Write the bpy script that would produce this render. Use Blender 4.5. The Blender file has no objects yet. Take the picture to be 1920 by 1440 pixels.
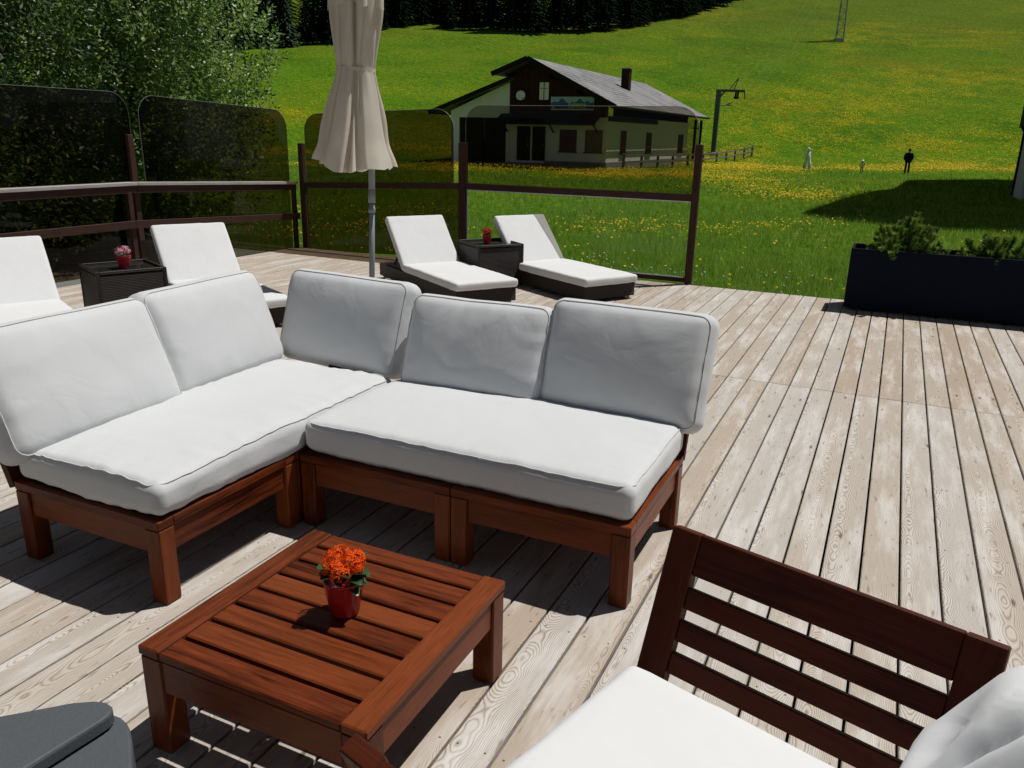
import bpy, math, random
import numpy as np
from mathutils import Vector, Matrix, noise as mn
random.seed(7); RNG = np.random.default_rng(11)
C = bpy.context.scene.collection
PI = math.pi
# ------------------------------------------------------------------ camera, world, sun, exposure
CAM_H, PITCH, ROLL, YAW = 1.6, 17.34, 1.27, 24.87
p_, r_, y_ = (math.radians(a) for a in (PITCH, ROLL, YAW))
fwd = Vector((-math.sin(y_)*math.cos(p_), math.cos(y_)*math.cos(p_), -math.sin(p_)))
rgt = Vector((math.cos(y_), math.sin(y_), 0)); upv = rgt.cross(fwd)
R = rgt*math.cos(r_) + upv*math.sin(r_); U = -rgt*math.sin(r_) + upv*math.cos(r_)
cd = bpy.data.cameras.new('camera'); cam = bpy.data.objects.new('camera', cd); C.objects.link(cam)
m3 = Matrix((R, U, -fwd)).transposed()
cam.matrix_world = Matrix.Translation((0, 0, CAM_H)) @ m3.to_4x4()
cd.sensor_width = 36; cd.lens = 36*1500/1920; cd.clip_start = .05; cd.clip_end = 2000
bpy.context.scene.camera = cam
SUN_AZ, SUN_EL = math.radians(43), math.radians(65.5)
w = bpy.data.worlds.new('World'); bpy.context.scene.world = w; w.use_nodes = True
wn = w.node_tree.nodes; wl = w.node_tree.links
sky = wn.new('ShaderNodeTexSky'); sky.sky_type = 'NISHITA'; sky.sun_disc = False
sky.sun_elevation = SUN_EL; sky.sun_rotation = SUN_AZ; sky.altitude = 2000; sky.air_density = .55; sky.dust_density = .3
hs = wn.new('ShaderNodeHueSaturation'); hs.inputs['Saturation'].default_value = .5        # sky blue toned down to keep the shadows neutral
wl.new(sky.outputs[0], hs.inputs['Color']); wl.new(hs.outputs[0], wn['Background'].inputs[0]); wn['Background'].inputs[1].default_value = .058
sd = bpy.data.lights.new('sun', 'SUN'); sd.energy = 5.0; sd.angle = math.radians(.53); sd.color = (1, .97, .925)
so = bpy.data.objects.new('sun', sd); C.objects.link(so)
sdir = Vector((math.sin(SUN_AZ)*math.cos(SUN_EL), math.cos(SUN_AZ)*math.cos(SUN_EL), math.sin(SUN_EL)))
so.rotation_euler = sdir.to_track_quat('Z', 'Y').to_euler(); so.location = sdir*60
vs = bpy.context.scene.view_settings
vs.view_transform = 'Standard'; vs.look = 'None'; vs.exposure = -.27; vs.gamma = 1
cy = bpy.context.scene.cycles
cy.max_bounces = 6; cy.diffuse_bounces = 3; cy.glossy_bounces = 3; cy.transparent_max_bounces = 16; cy.transmission_bounces = 3
# ------------------------------------------------------------------ object helpers
def tag(o, label=None, cat=None, group=None, kind=None):
    if label: o['label'] = label
    if cat: o['category'] = cat
    if group: o['group'] = group
    if kind: o['kind'] = kind
    return o
def thing(name, label, cat, loc=(0, 0, 0), rz=0, group=None):
    o = bpy.data.objects.new(name, None); C.objects.link(o); o.empty_display_size = .1
    o.location = loc; o.rotation_euler = (0, 0, rz)
    return tag(o, label, cat, group)
def base_inv(o):
    return (Matrix.Translation(o.location) @ o.rotation_euler.to_matrix().to_4x4()).inverted()
def copy_tree(o, parent=None):
    c = o.copy(); C.objects.link(c)
    if parent: c.parent = parent
    for ch in list(o.children): copy_tree(ch, c)
    return c
class MB:
    """collects shapes; build() links them as ONE mesh object"""
    def __init__(s, M=None):
        s.v = []; s.f = []; s.uv = []; s.b = []; s.mi = []; s.M = M or Matrix()
    def add(s, vs_, fs, uvs=None, bid=None, mi=0):
        o = len(s.v); bid = random.random() if bid is None else bid
        s.v += [s.M @ Vector(p) for p in vs_]
        for k, f in enumerate(fs):
            s.f.append([o+i for i in f]); s.b.append(bid); s.mi.append(mi)
            s.uv.append(uvs[k] if uvs else [(0, 0)]*len(f))
        return s
    def box(s, c, size, bev=.003, rot=None, mi=0, bid=None, grain=None):
        hx = [q/2 for q in size]; bev = min(bev, min(hx)*.45)
        ax = grain if grain is not None else max(range(3), key=lambda k: size[k])
        T = Matrix.Translation(c) @ (rot.to_4x4() if rot else Matrix())
        V = []; idx = {}
        for sx in (-1, 1):
            for sy in (-1, 1):
                for sz in (-1, 1):
                    for k in range(3):
                        sg = (sx, sy, sz)
                        p = [sg[j]*(hx[j] - (0 if j == k else bev)) for j in range(3)]
                        idx[(sx, sy, sz, k)] = len(V); V.append(p)
        F = []
        for k in range(3):
            a, b = (k+1) % 3, (k+2) % 3
            for sg in (-1, 1):
                q = []
                for (ca, cb) in ((-1, -1), (1, -1), (1, 1), (-1, 1)):
                    t = [0, 0, 0]; t[k] = sg; t[a] = ca; t[b] = cb; q.append(idx[(*t, k)])
                F.append((q if sg > 0 else q[::-1], k))
        for k in range(3):
            a, b = (k+1) % 3, (k+2) % 3
            for ca in (-1, 1):
                for cb in (-1, 1):
                    t0 = [0, 0, 0]; t0[a] = ca; t0[b] = cb; t1 = list(t0); t0[k] = -1; t1[k] = 1
                    q = [idx[(*t0, a)], idx[(*t1, a)], idx[(*t1, b)], idx[(*t0, b)]]
                    F.append((q if ca*cb < 0 else q[::-1], None))
        for sx in (-1, 1):
            for sy in (-1, 1):
                for sz in (-1, 1):
                    q = [idx[(sx, sy, sz, k)] for k in range(3)]
                    F.append((q if sx*sy*sz > 0 else q[::-1], None))
        uvs = []
        ob = [k for k in range(3) if k != ax]
        for q, k in F:
            if k is None or k != ax:
                vv = ob[0] if k is None else [j for j in ob if j != k][0]
                off = 0 if (k is None or grain is not None) else k*.37
                uvs.append([(V[i][ax], V[i][vv]+off) for i in q])
            else: uvs.append([(V[i][ob[0]]*.3, V[i][ob[1]]) for i in q])
        return s.add([T @ Vector(p) for p in V], [q for q, k in F], uvs, bid, mi)
    def beam(s, a, b, w_, h_, bev=.003, mi=0, up=(0, 0, 1)):
        a, b = Vector(a), Vector(b); d = (b-a); L = d.length; d.normalize()
        sd_ = d.cross(Vector(up)); sd_ = sd_.normalized() if sd_.length > 1e-5 else Vector((1, 0, 0)); u2 = sd_.cross(d)
        return s.box((a+b)/2, (L, w_, h_), bev, Matrix((d, -sd_, u2)).transposed(), mi)
    def tube(s, pts, r, n=8, mi=0, cap=True, closed=False):
        pts = [Vector(p) for p in pts]; m = len(pts); V = []; F = []; UVs = []
        rr = r if isinstance(r, (list, tuple)) else [r]*m; ref = None; L = 0; Ls = []
        for i, p in enumerate(pts):
            if i: L += (p-pts[i-1]).length
            Ls.append(L)
            d = (pts[(i+1) % m]-pts[i-1]) if closed else (pts[min(i+1, m-1)]-pts[max(i-1, 0)])
            d.normalize()
            if ref is None: ref = Vector((0, 0, 1)) if abs(d.z) < .9 else Vector((1, 0, 0))
            a = d.cross(ref).normalized(); b = a.cross(d); ref = b
            for k in range(n):
                t = 2*PI*k/n; V.append(p + a*(rr[i]*math.cos(t)) + b*(rr[i]*math.sin(t)))
        for i in range(m if closed else m-1):
            j = (i+1) % m
            for k in range(n):
                F.append([i*n+k, j*n+k, j*n+(k+1) % n, i*n+(k+1) % n])
                UVs.append([(Ls[i], k*.05), (Ls[j], k*.05), (Ls[j], k*.05+.05), (Ls[i], k*.05+.05)])
        if cap and not closed:
            F.append(list(range(n))); UVs.append([(0, 0)]*n)
            F.append([(m-1)*n+k for k in range(n)][::-1]); UVs.append([(0, 0)]*n)
        return s.add(V, F, UVs, None, mi)
    def lathe(s, prof, n=24, c=(0, 0, 0), mi=0):
        V = []; F = []
        for (r, z) in prof:
            for k in range(n):
                t = 2*PI*k/n; V.append((c[0]+r*math.cos(t), c[1]+r*math.sin(t), c[2]+z))
        for i in range(len(prof)-1):
            for k in range(n):
                F.append([i*n+k, i*n+(k+1) % n, (i+1)*n+(k+1) % n, (i+1)*n+k])
        return s.add(V, F, None, None, mi)
    def prism(s, poly, z0, z1, mi=0, T=None):
        n = len(poly); T = T or Matrix()
        V = [T @ Vector((x, y, z0)) for x, y in poly] + [T @ Vector((x, y, z1)) for x, y in poly]
        F = [list(range(n))[::-1], list(range(n, 2*n))] + [[i, (i+1) % n, n+(i+1) % n, n+i] for i in range(n)]
        uv = [[(poly[i][0], poly[i][1]) for i in range(n)][::-1], [(poly[i][0], poly[i][1]) for i in range(n)]]
        for i in range(n):
            j = (i+1) % n; L = math.dist(poly[i], poly[j]); uv.append([(0, 0), (L, 0), (L, z1-z0), (0, z1-z0)])
        return s.add(V, F, uv, None, mi)
    def quad(s, pts, uv=None, mi=0, bid=None):
        return s.add(pts, [list(range(len(pts)))], [uv] if uv else None, bid, mi)
    def build(s, name, mat, parent=None, smooth=False, world=False):
        me = bpy.data.meshes.new(name); me.from_pydata(s.v, [], s.f); me.validate() if False else None
        ul = me.uv_layers.new(name='UVMap'); ul.data.foreach_set('uv', [c for f in s.uv for q in f for c in q])
        at = me.attributes.new('bid', 'FLOAT', 'FACE'); at.data.foreach_set('value', s.b)
        for m_ in (mat if isinstance(mat, (list, tuple)) else [mat]): me.materials.append(m_)
        if any(s.mi): me.polygons.foreach_set('material_index', s.mi)
        if smooth: me.polygons.foreach_set('use_smooth', [True]*len(s.f))
        me.update()
        o = bpy.data.objects.new(name, me); C.objects.link(o)
        if parent:
            o.parent = parent
            if world: o.matrix_parent_inverse = base_inv(parent)
        return o
def np_mesh(name, V, F, mat, bid=None, parent=None, smooth=False):
    """V (n,3) array, F (m,k) array of one polygon size"""
    me = bpy.data.meshes.new(name); V = np.asarray(V, np.float32); F = np.asarray(F, np.int32); k = F.shape[1]
    me.vertices.add(len(V)); me.vertices.foreach_set('co', V.ravel())
    me.loops.add(F.size); me.loops.foreach_set('vertex_index', F.ravel())
    me.polygons.add(len(F)); me.polygons.foreach_set('loop_start', np.arange(0, F.size, k, dtype=np.int32))
    if smooth: me.polygons.foreach_set('use_smooth', np.ones(len(F), bool))
    if bid is not None:
        at = me.attributes.new('bid', 'FLOAT', 'FACE'); at.data.foreach_set('value', np.asarray(bid, np.float32))
    me.materials.append(mat); me.update(calc_edges=True)
    o = bpy.data.objects.new(name, me); C.objects.link(o)
    if parent: o.parent = parent
    return o
# ------------------------------------------------------------------ material helpers
class NT:
    def __init__(s, name, rough=.6, spec=.5):
        s.m = bpy.data.materials.new(name); s.m.use_nodes = True; s.t = s.m.node_tree
        s.p = s.t.nodes['Principled BSDF']; s.p.inputs['Roughness'].default_value = rough
        s.p.inputs['Specular IOR Level'].default_value = spec
    def n(s, typ, **kw):
        x = s.t.nodes.new('ShaderNode'+typ)
        for k, v in kw.items():
            if k.startswith('i_'):
                key = k[2:]; key = int(key) if key.isdigit() else key.replace('_', ' ')
                s.set(x.inputs[key], v)
            else: setattr(x, k, v)
        return x
    def set(s, inp, v):
        if hasattr(v, 'is_output'): s.t.links.new(v, inp)
        else: inp.default_value = v
    def math(s, op, a, b=0, c=0):
        x = s.n('Math', operation=op)
        for k, q in enumerate((a, b, c)): s.set(x.inputs[k], q)
        return x.outputs[0]
    def uv(s): 
        x = s.n('UVMap'); x.uv_map = 'UVMap'; return x.outputs[0]
    def obj(s): return s.n('TexCoord').outputs['Object']
    def pos(s): return s.n('NewGeometry').outputs['Position']
    def bid(s): return s.n('Attribute', attribute_name='bid').outputs['Fac']
    def sep(s, v):
        x = s.n('SeparateXYZ', i_0=v); return x.outputs
    def comb(s, x, y, z=0): return s.n('CombineXYZ', i_0=x, i_1=y, i_2=z).outputs[0]
    def noise(s, vec, scale, detail=3, rough=.5, col=False, dist=0):
        x = s.n('TexNoise', i_Vector=vec, i_Scale=scale, i_Detail=detail, i_Roughness=rough, i_Distortion=dist)
        return x.outputs[1 if col else 0]
    def ramp(s, f, stops):
        x = s.n('ValToRGB'); e = x.color_ramp.elements
        while len(e) < len(stops): e.new(.5)
        for q, (p, c) in zip(e, stops): q.position = p; q.color = (*c, 1) if len(c) == 3 else c
        s.set(x.inputs[0], f); return x.outputs[0]
    def rmap(s, f, a, b, c=0, d=1):
        x = s.n('MapRange', i_0=f, i_1=a, i_2=b, i_3=c, i_4=d); return x.outputs[0]
    def mix(s, f, a, b, mode='MIX'):
        x = s.n('Mix', data_type='RGBA', blend_type=mode); s.set(x.inputs[0], f)
        s.set(x.inputs[6], (*a, 1) if isinstance(a, tuple) and len(a) == 3 else a)
        s.set(x.inputs[7], (*b, 1) if isinstance(b, tuple) and len(b) == 3 else b)
        return x.outputs[2]
    def bump(s, h, strength=.3, dist=.01, nrm=None):
        x = s.n('Bump', i_Strength=strength, i_Distance=dist); s.set(x.inputs['Height'], h)
        if nrm: s.set(x.inputs['Normal'], nrm)
        s.set(s.p.inputs['Normal'], x.outputs[0]); return x.outputs[0]
    def col(s, c): s.set(s.p.inputs['Base Color'], (*c, 1) if isinstance(c, tuple) else c); return s
    def rough(s, r): s.set(s.p.inputs['Roughness'], r); return s
def plain(name, c, rough=.6, spec=.4, var=.15, scale=20, metal=0, bump=0):
    t = NT(name, rough, spec); f = t.noise(t.obj(), scale, 4, .6)
    t.col(t.mix(f, tuple(q*(1-var) for q in c), tuple(min(1, q*(1+var)) for q in c)))
    t.p.inputs['Metallic'].default_value = metal
    t.rough(t.rmap(f, .3, .7, max(.05, rough-.08), min(1, rough+.08)))
    if bump: t.bump(f, bump, .005)
    return t.m
def leafy(name, cols, rough=.4, spec=.5, trans=.25):
    t = NT(name, rough, spec); c = t.ramp(t.bid(), cols); t.col(c)
    tr = t.n('BsdfTranslucent', i_Color=t.mix(.5, c, (.25, .4, .03), 'MULTIPLY') if False else c)
    mx = t.n('MixShader', i_0=trans, i_1=t.p.outputs[0], i_2=tr.outputs[0])
    t.t.links.new(mx.outputs[0], t.t.nodes['Material Output'].inputs[0]); return t.m
def make_deck_mat():
    t = NT('weathered_larch', .75, .25); b = t.bid(); x = t.sep(t.uv())
    rnd = t.n('TexWhiteNoise', noise_dimensions='1D', i_W=t.math('MULTIPLY', b, 91.7)).outputs[1]; rs = t.sep(rnd)
    u = t.math('ADD', x[0], t.math('MULTIPLY', b, 173.0)); vc = x[1]
    v = t.math('ADD', vc, t.rmap(rs[0], 0, 1, -.085, .085))
    warp = t.noise(t.comb(t.math('MULTIPLY', u, 1.6), t.math('MULTIPLY', v, 11)), 1, 3, .55)
    v2 = t.math('MULTIPLY', t.math('ADD', v, t.math('MULTIPLY', t.math('SUBTRACT', warp, .5), .02)), 1.25)
    dn = t.noise(t.comb(t.math('MULTIPLY', u, .85), t.math('MULTIPLY', b, 50)), 1, 4, .62)
    D = t.math('ADD', t.math('MULTIPLY', t.math('ABSOLUTE', t.math('SUBTRACT', dn, .42)), .34), t.math('MULTIPLY', rs[1], .03))
    r = t.math('SQRT', t.math('ADD', t.math('MULTIPLY', v2, v2), t.math('MULTIPLY', D, D)))
    r = t.math('ADD', r, t.math('MULTIPLY', t.noise(t.comb(t.math('MULTIPLY', u, 8), t.math('MULTIPLY', v, 50)), 1, 2), .004))
    ring = t.math('FRACT', t.math('MULTIPLY', r, 200))
    line = t.math('POWER', t.math('ABSOLUTE', t.math('SUBTRACT', t.math('MULTIPLY', ring, 2), 1)), 2.6)
    patch = t.noise(t.comb(t.math('MULTIPLY', u, 1.6), t.math('MULTIPLY', v, 9)), 1, 4, .65)
    early = t.mix(rs[2], (.515, .455, .385), (.46, .375, .29))
    early = t.mix(t.rmap(rs[0], .25, .95), early, (.57, .535, .49))
    silver = t.rmap(patch, .47, .64)
    early = t.mix(t.math('MULTIPLY', silver, .6), early, (.72, .705, .685))
    late = t.mix(patch, (.12, .07, .04), (.20, .145, .105))
    amt = t.math('MULTIPLY', line, t.math('MULTIPLY', t.rmap(silver, 0, 1, .85, .45), t.rmap(rs[1], 0, 1, .7, 1)))
    c = t.mix(amt, early, late)
    fib = t.noise(t.comb(t.math('MULTIPLY', u, 6), t.math('MULTIPLY', v, 420)), 1, 2)
    c = t.mix(t.rmap(fib, .3, .7, .22, 0), c, (.2, .16, .13))
    # knots
    vo = t.n('TexVoronoi', voronoi_dimensions='2D', i_Vector=t.comb(t.math('MULTIPLY', u, 3.1), t.math('MULTIPLY', v, 12)), i_Scale=1)
    kr = t.sep(vo.outputs['Color'])
    kn = t.math('MULTIPLY', t.rmap(vo.outputs['Distance'], .04, .13, 1, 0), t.math('GREATER_THAN', kr[0], .95))
    c = t.mix(t.math('MULTIPLY', kn, .8), c, (.09, .05, .03))
    st = t.noise(t.comb(t.math('MULTIPLY', u, 9), t.math('MULTIPLY', v, 45)), 1, 2)
    c = t.mix(t.rmap(st, .64, .72, 0, .6), c, (.19, .13, .09))
    # screw heads in pairs over every joist
    us = t.math('ABSOLUTE', t.math('SUBTRACT', t.math('FRACT', t.math('DIVIDE', x[0], .62)), .5))
    sc = t.math('SQRT', t.math('ADD', t.math('POWER', t.math('MULTIPLY', us, .62), 2), t.math('POWER', t.math('SUBTRACT', t.math('ABSOLUTE', vc), .042), 2)))
    c = t.mix(t.rmap(sc, .003, .0045, .85, 0), c, (.05, .04, .035))
    t.col(c); t.bump(t.math('SUBTRACT', t.math('MULTIPLY', line, -.5), t.math('MULTIPLY', fib, .5)), .35, .004)
    return t.m
def make_stain(name, c0, c1, rough=.38, hi=None):
    t = NT(name, rough, .12); b = t.bid(); x = t.sep(t.uv())
    u = t.math('ADD', x[0], t.math('MULTIPLY', b, 57)); v = t.math('ADD', x[1], t.math('MULTIPLY', b, 13))
    g = t.noise(t.comb(t.math('MULTIPLY', u, 4), t.math('MULTIPLY', v, 55)), 1, 4, .6, dist=.6)
    g2 = t.noise(t.comb(t.math('MULTIPLY', u, 12), t.math('MULTIPLY', v, 300)), 1, 2)
    big = t.noise(t.comb(t.math('MULTIPLY', u, 3), t.math('MULTIPLY', v, 9)), 1, 3)
    f = t.math('ADD', t.math('MULTIPLY', g, .6), t.math('MULTIPLY', big, .4))
    c = t.ramp(f, [(.34, c0), (.5, tuple(.4*p+.6*q for p, q in zip(c0, c1))), (.66, c1)])
    c = t.mix(t.rmap(b, .3, 1, 0, .6), c, hi or c1); c = t.mix(t.rmap(g2, .35, .65, .3, 0), c, tuple(q*.5 for q in c0))
    t.col(c); t.rough(t.rmap(g, .3, .7, rough-.08, rough+.12)); t.bump(g2, .12, .002); return t.m
def make_fabric(name, c, wr=.35, rough=.92):
    t = NT(name, rough, .15); o = t.obj()
    wv = t.n('TexWave', wave_type='BANDS', bands_direction='DIAGONAL', i_Vector=o, i_Scale=190, i_Distortion=1.5)
    n1 = t.noise(o, 5, 5, .6); n2 = t.noise(o, 240, 2)
    cr = t.math('ABSOLUTE', t.math('SUBTRACT', t.noise(o, 3.3, 3, .5, dist=1.2), .5))
    h = t.math('ADD', t.math('MULTIPLY', t.rmap(cr, 0, .1), .55), t.math('ADD', t.math('MULTIPLY', n1, .8), t.math('MULTIPLY', t.math('ADD', n2, wv.outputs[1]), .02)))
    t.col(t.mix(t.rmap(n1, .3, .7), tuple(q*.965 for q in c), c)); t.bump(h, wr, .02)
    t.p.inputs['Sheen Weight'].default_value = .12; return t.m
def make_wicker():
    t = NT('dark_wicker', .5, .35); x = t.sep(t.uv())
    br = t.n('TexBrick', i_Vector=t.comb(x[0], x[1]), i_Scale=1.0); br.offset = .5; br.inputs['Brick Width'].default_value = .034
    br.inputs['Row Height'].default_value = .013; br.inputs['Mortar Size'].default_value = .0022; br.inputs['Mortar Smooth'].default_value = .9
    br.inputs['Color1'].default_value = (.014, .008, .007, 1); br.inputs['Color2'].default_value = (.024, .014, .012, 1); br.inputs['Mortar'].default_value = (.004, .003, .003, 1)
    t.col(br.outputs[0]); t.bump(t.math('SUBTRACT', 1, br.outputs[1]), .9, .004); return t.m
def make_glass(name, tint, refl=.06):
    t = NT(name); t.t.nodes.remove(t.p)
    tr = t.n('BsdfTransparent', i_Color=(*tint, 1)); gl = t.n('BsdfGlossy', i_Color=(1, 1, 1, 1), i_Roughness=.01)
    fr = t.n('Fresnel', i_IOR=1.45)
    mx = t.n('MixShader', i_0=t.math('MULTIPLY', fr.outputs[0], .12), i_1=tr.outputs[0], i_2=gl.outputs[0])
    t.t.links.new(mx.outputs[0], t.t.nodes['Material Output'].inputs[0]); return t.m
def make_meadow():
    t = NT('meadow_ground', 1, 0); p = t.pos(); fl = t.n('Attribute', attribute_name='flower').outputs['Fac']
    n1 = t.noise(p, .09, 5, .6); n2 = t.noise(p, .9, 4, .6); n3 = t.noise(p, 7, 4, .7); n4 = t.noise(p, 2.4, 3, .6)
    c = t.ramp(n1, [(.34, (.058, .16, .008)), (.5, (.13, .26, .012)), (.66, (.205, .29, .015))])
    c = t.mix(t.rmap(n2, .35, .7, 0, .6), c, (.125, .255, .010)); c = t.mix(t.rmap(n3, .42, .62, .75, 0), c, (.03, .085, .006))
    c = t.mix(t.rmap(t.noise(p, .035, 3, .6), .5, .66, 0, .6), c, (.145, .16, .012))
    px = t.sep(p); up = t.rmap(t.math('ADD', px[1], t.math('MULTIPLY', t.noise(p, .05, 3, .6), 60)), 120, 215)      # thinner, browner turf higher up
    c = t.mix(t.math('MULTIPLY', up, .6), c, (.085, .115, .02))
    c = t.mix(t.rmap(n4, .55, .75, 0, .5), c, (.20, .27, .09))
    n5 = t.noise(p, 1.7, 6, .8); c = t.mix(1.0, c, t.ramp(n5, [(.3, (.5, .5, .5)), (.5, (.95, .95, .95)), (.7, (1.35, 1.3, 1.3))]), 'MULTIPLY')
    vo = t.n('TexVoronoi', i_Vector=p, i_Scale=4.4); vr = t.sep(vo.outputs['Color'])
    on = t.math('MULTIPLY', t.math('LESS_THAN', vo.outputs['Distance'], .34), t.math('GREATER_THAN', t.math('ADD', fl, .04), vr[0]))
    vo2 = t.n('TexVoronoi', i_Vector=p, i_Scale=10); vr2 = t.sep(vo2.outputs['Color'])
    on2 = t.math('MULTIPLY', t.math('LESS_THAN', vo2.outputs['Distance'], .33), t.math('GREATER_THAN', fl, vr2[0]))
    on = t.math('MAXIMUM', on, on2)
    c = t.mix(t.math('MULTIPLY', on, t.rmap(t.noise(p, 1.5, 2), .35, .6, .2, .95)), c, (.48, .36, .01))
    t.col(c); t.bump(t.math('ADD', t.math('MULTIPLY', n3, .5), n2), .9, .35); return t.m
def make_roof():
    t = NT('grey_roof_tiles', .55, .4); x = t.sep(t.uv())
    br = t.n('TexBrick', i_Vector=t.comb(x[0], x[1]), i_Scale=1); br.offset = .5
    br.inputs['Brick Width'].default_value = .55; br.inputs['Row Height'].default_value = .4; br.inputs['Mortar Size'].default_value = .05; br.inputs['Bias'].default_value = -.2
    br.inputs['Color1'].default_value = (.19, .19, .195, 1); br.inputs['Color2'].default_value = (.30, .30, .305, 1); br.inputs['Mortar'].default_value = (.04, .04, .045, 1)
    c = t.mix(t.rmap(t.noise(t.pos(), .5, 4), .4, .7, 0, .5), br.outputs[0], (.34, .33, .32)); t.col(c)
    t.bump(t.math('SUBTRACT', 1, br.outputs[1]), .5, .03); return t.m
M = {}
M['deck'] = make_deck_mat()
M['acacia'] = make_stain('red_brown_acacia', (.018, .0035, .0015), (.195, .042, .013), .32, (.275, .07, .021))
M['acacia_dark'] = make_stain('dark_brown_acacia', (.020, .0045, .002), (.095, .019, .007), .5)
M['rail'] = make_stain('brown_painted_timber', (.035, .019, .015), (.07, .036, .028), .55)
M['rail_grey'] = make_stain('bleached_handrail', (.24, .225, .21), (.46, .44, .42), .7)
M['fence_wood'] = make_stain('grey_fence_wood', (.13, .11, .095), (.26, .23, .2), .8)
M['sofa'] = make_fabric('white_sofa_cover', (.585, .597, .605), .07)
M['pillow'] = make_fabric('white_pillow_cover', (.72, .74, .75), .12)
M['lounger'] = make_fabric('white_lounger_cover', (.69, .70, .705), .05)
M['canvas'] = make_fabric('beige_canvas', (.68, .63, .555), .08)
def cloth_translucent(m, amt, c):
    nt_ = m.node_tree; p = nt_.nodes['Principled BSDF']; tr = nt_.nodes.new('ShaderNodeBsdfTranslucent'); tr.inputs[0].default_value = (*c, 1); mx = nt_.nodes.new('ShaderNodeMixShader')
    mx.inputs[0].default_value = amt; nt_.links.new(p.outputs[0], mx.inputs[1]); nt_.links.new(tr.outputs[0], mx.inputs[2]); nt_.links.new(mx.outputs[0], nt_.nodes['Material Output'].inputs[0])
cloth_translucent(M['canvas'], .3, (.72, .64, .53))
M['wicker'] = make_wicker()
M['glass'] = make_glass('brown_tinted_glass', (.46, .40, .31))
M['glass_light'] = make_glass('light_brown_glass', (.66, .64, .59))
M['clear'] = make_glass('clear_glass', (.96, .98, .97))
M['alu'] = plain('aluminium', (.55, .56, .58), .4, .5, .08, 30, .7)
M['grey_pole'] = plain('grey_powder_coat', (.23, .245, .27), .45, .5, .08, 30)
M['navy'] = plain('navy_metal', (.006, .0085, .019), .7, .08, .12, 3)
M['plastic'] = plain('grey_plastic', (.075, .084, .092), .62, .3, .14, 160, 0, .25)
M['red'] = plain('red_glaze', (.36, .008, .014), .28, .6, .08, 10)
M['soil'] = plain('soil', (.03, .02, .014), .95, .1, .4, 60, 0, .6)
M['gravel'] = plain('grey_gravel', (.16, .155, .15), .9, .2, .35, 45, 0, .6)
M['plaster'] = plain('white_plaster', (.74, .735, .71), .9, .15, .07, 2)
M['plaster2'] = plain('pale_plaster', (.6, .58, .57), .9, .15, .06, 2)
M['stone'] = plain('grey_plinth', (.23, .22, .21), .9, .2, .25, 6)
M['dark_timber'] = make_stain('dark_chalet_timber', (.02, .0085, .005), (.055, .02, .012), .7)
M['black_timber'] = make_stain('blackened_timber', (.010, .008, .007), (.022, .017, .015), .7)
M['shutter'] = make_stain('red_shutter', (.06, .016, .011), (.10, .028, .018), .6)
M['shutter2'] = make_stain('tan_shutter', (.13, .08, .04), (.19, .12, .06), .6)
M['roof'] = make_roof()
M['white'] = plain('white_paint', (.75, .75, .73), .5, .4, .05)
M['lift'] = plain('green_grey_steel', (.07, .09, .088), .5, .5, .1, 5)
M['steel'] = plain('galvanised_steel', (.26, .27, .28), .45, .5, .1, 5, .6)
M['concrete'] = plain('concrete', (.36, .35, .33), .9, .2, .12, 4)
M['bark'] = plain('bark', (.075, .055, .04), .9, .2, .35, 14, 0, .8)
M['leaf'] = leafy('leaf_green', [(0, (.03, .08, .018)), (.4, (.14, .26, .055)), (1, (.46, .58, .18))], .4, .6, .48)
M['leaf_shade_tone'] = leafy('leaf_shade_tone', [(0, (.018, .048, .014)), (.6, (.06, .125, .035)), (1, (.18, .28, .08))], .45, .45, .35)  # darker copy of the leaf colours, painting the left tree as shaded
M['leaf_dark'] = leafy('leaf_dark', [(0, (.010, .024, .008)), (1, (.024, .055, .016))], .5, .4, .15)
M['needle'] = leafy('spruce_needles', [(0, (.004, .009, .006)), (1, (.011, .022, .012))], .9, 0, .05)
M['larch'] = leafy('larch_needles', [(0, (.016, .034, .015)), (1, (.035, .068, .026))], .7, .2, .12)
M['mugo'] = leafy('pine_needles', [(0, (.035, .095, .014)), (.6, (.14, .24, .03)), (1, (.42, .46, .10))], .6, .15, .3)
M['grass'] = leafy('grass_blades', [(0, (.11, .24, .03)), (.5, (.23, .38, .05)), (.9, (.34, .48, .08)), (1, (.26, .31, .07))], .6, .12, .45)
M['dandelion'] = leafy('dandelion_yellow', [(0, (.58, .40, .004)), (1, (.72, .52, .01))], .7, .2, .2)
M['clock'] = plain('seed_heads', (.62, .62, .58), .9, .1, .1)
M['meadow'] = make_meadow()
M['orange'] = leafy('orange_petals', [(0, (.84, .075, .003)), (1, (.95, .15, .006))], .6, .2, .3)
M['pink'] = leafy('pink_petals', [(0, (.62, .20, .33)), (1, (.78, .46, .55))], .6, .3, .2)
M['red_petal'] = leafy('red_petals', [(0, (.5, .008, .008)), (1, (.62, .02, .015))], .6, .3, .2)
M['pot_leaf'] = leafy('pot_leaves', [(0, (.012, .045, .012)), (1, (.035, .10, .03))], .4, .5, .12)
M['skin'] = plain('skin', (.42, .25, .18), .6, .3, .08)
M['hair'] = plain('dark_hair', (.02, .014, .01), .6, .4, .2)
M['cloth_white'] = plain('white_cloth', (.8, .8, .79), .9, .1, .06)
M['cloth_grey'] = plain('grey_cloth', (.22, .25, .28), .9, .1, .1)
M['cloth_black'] = plain('black_cloth', (.012, .012, .014), .9, .1, .2)
M['cloth_navy'] = plain('dark_trousers', (.02, .02, .028), .9, .1, .2)
M['sign_sky'] = plain('sign_pale_blue', (.34, .47, .56), .5, .3, .1, 2)
M['sign_blue'] = plain('sign_blue', (.035, .11, .26), .5, .3, .25, 3)
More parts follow.
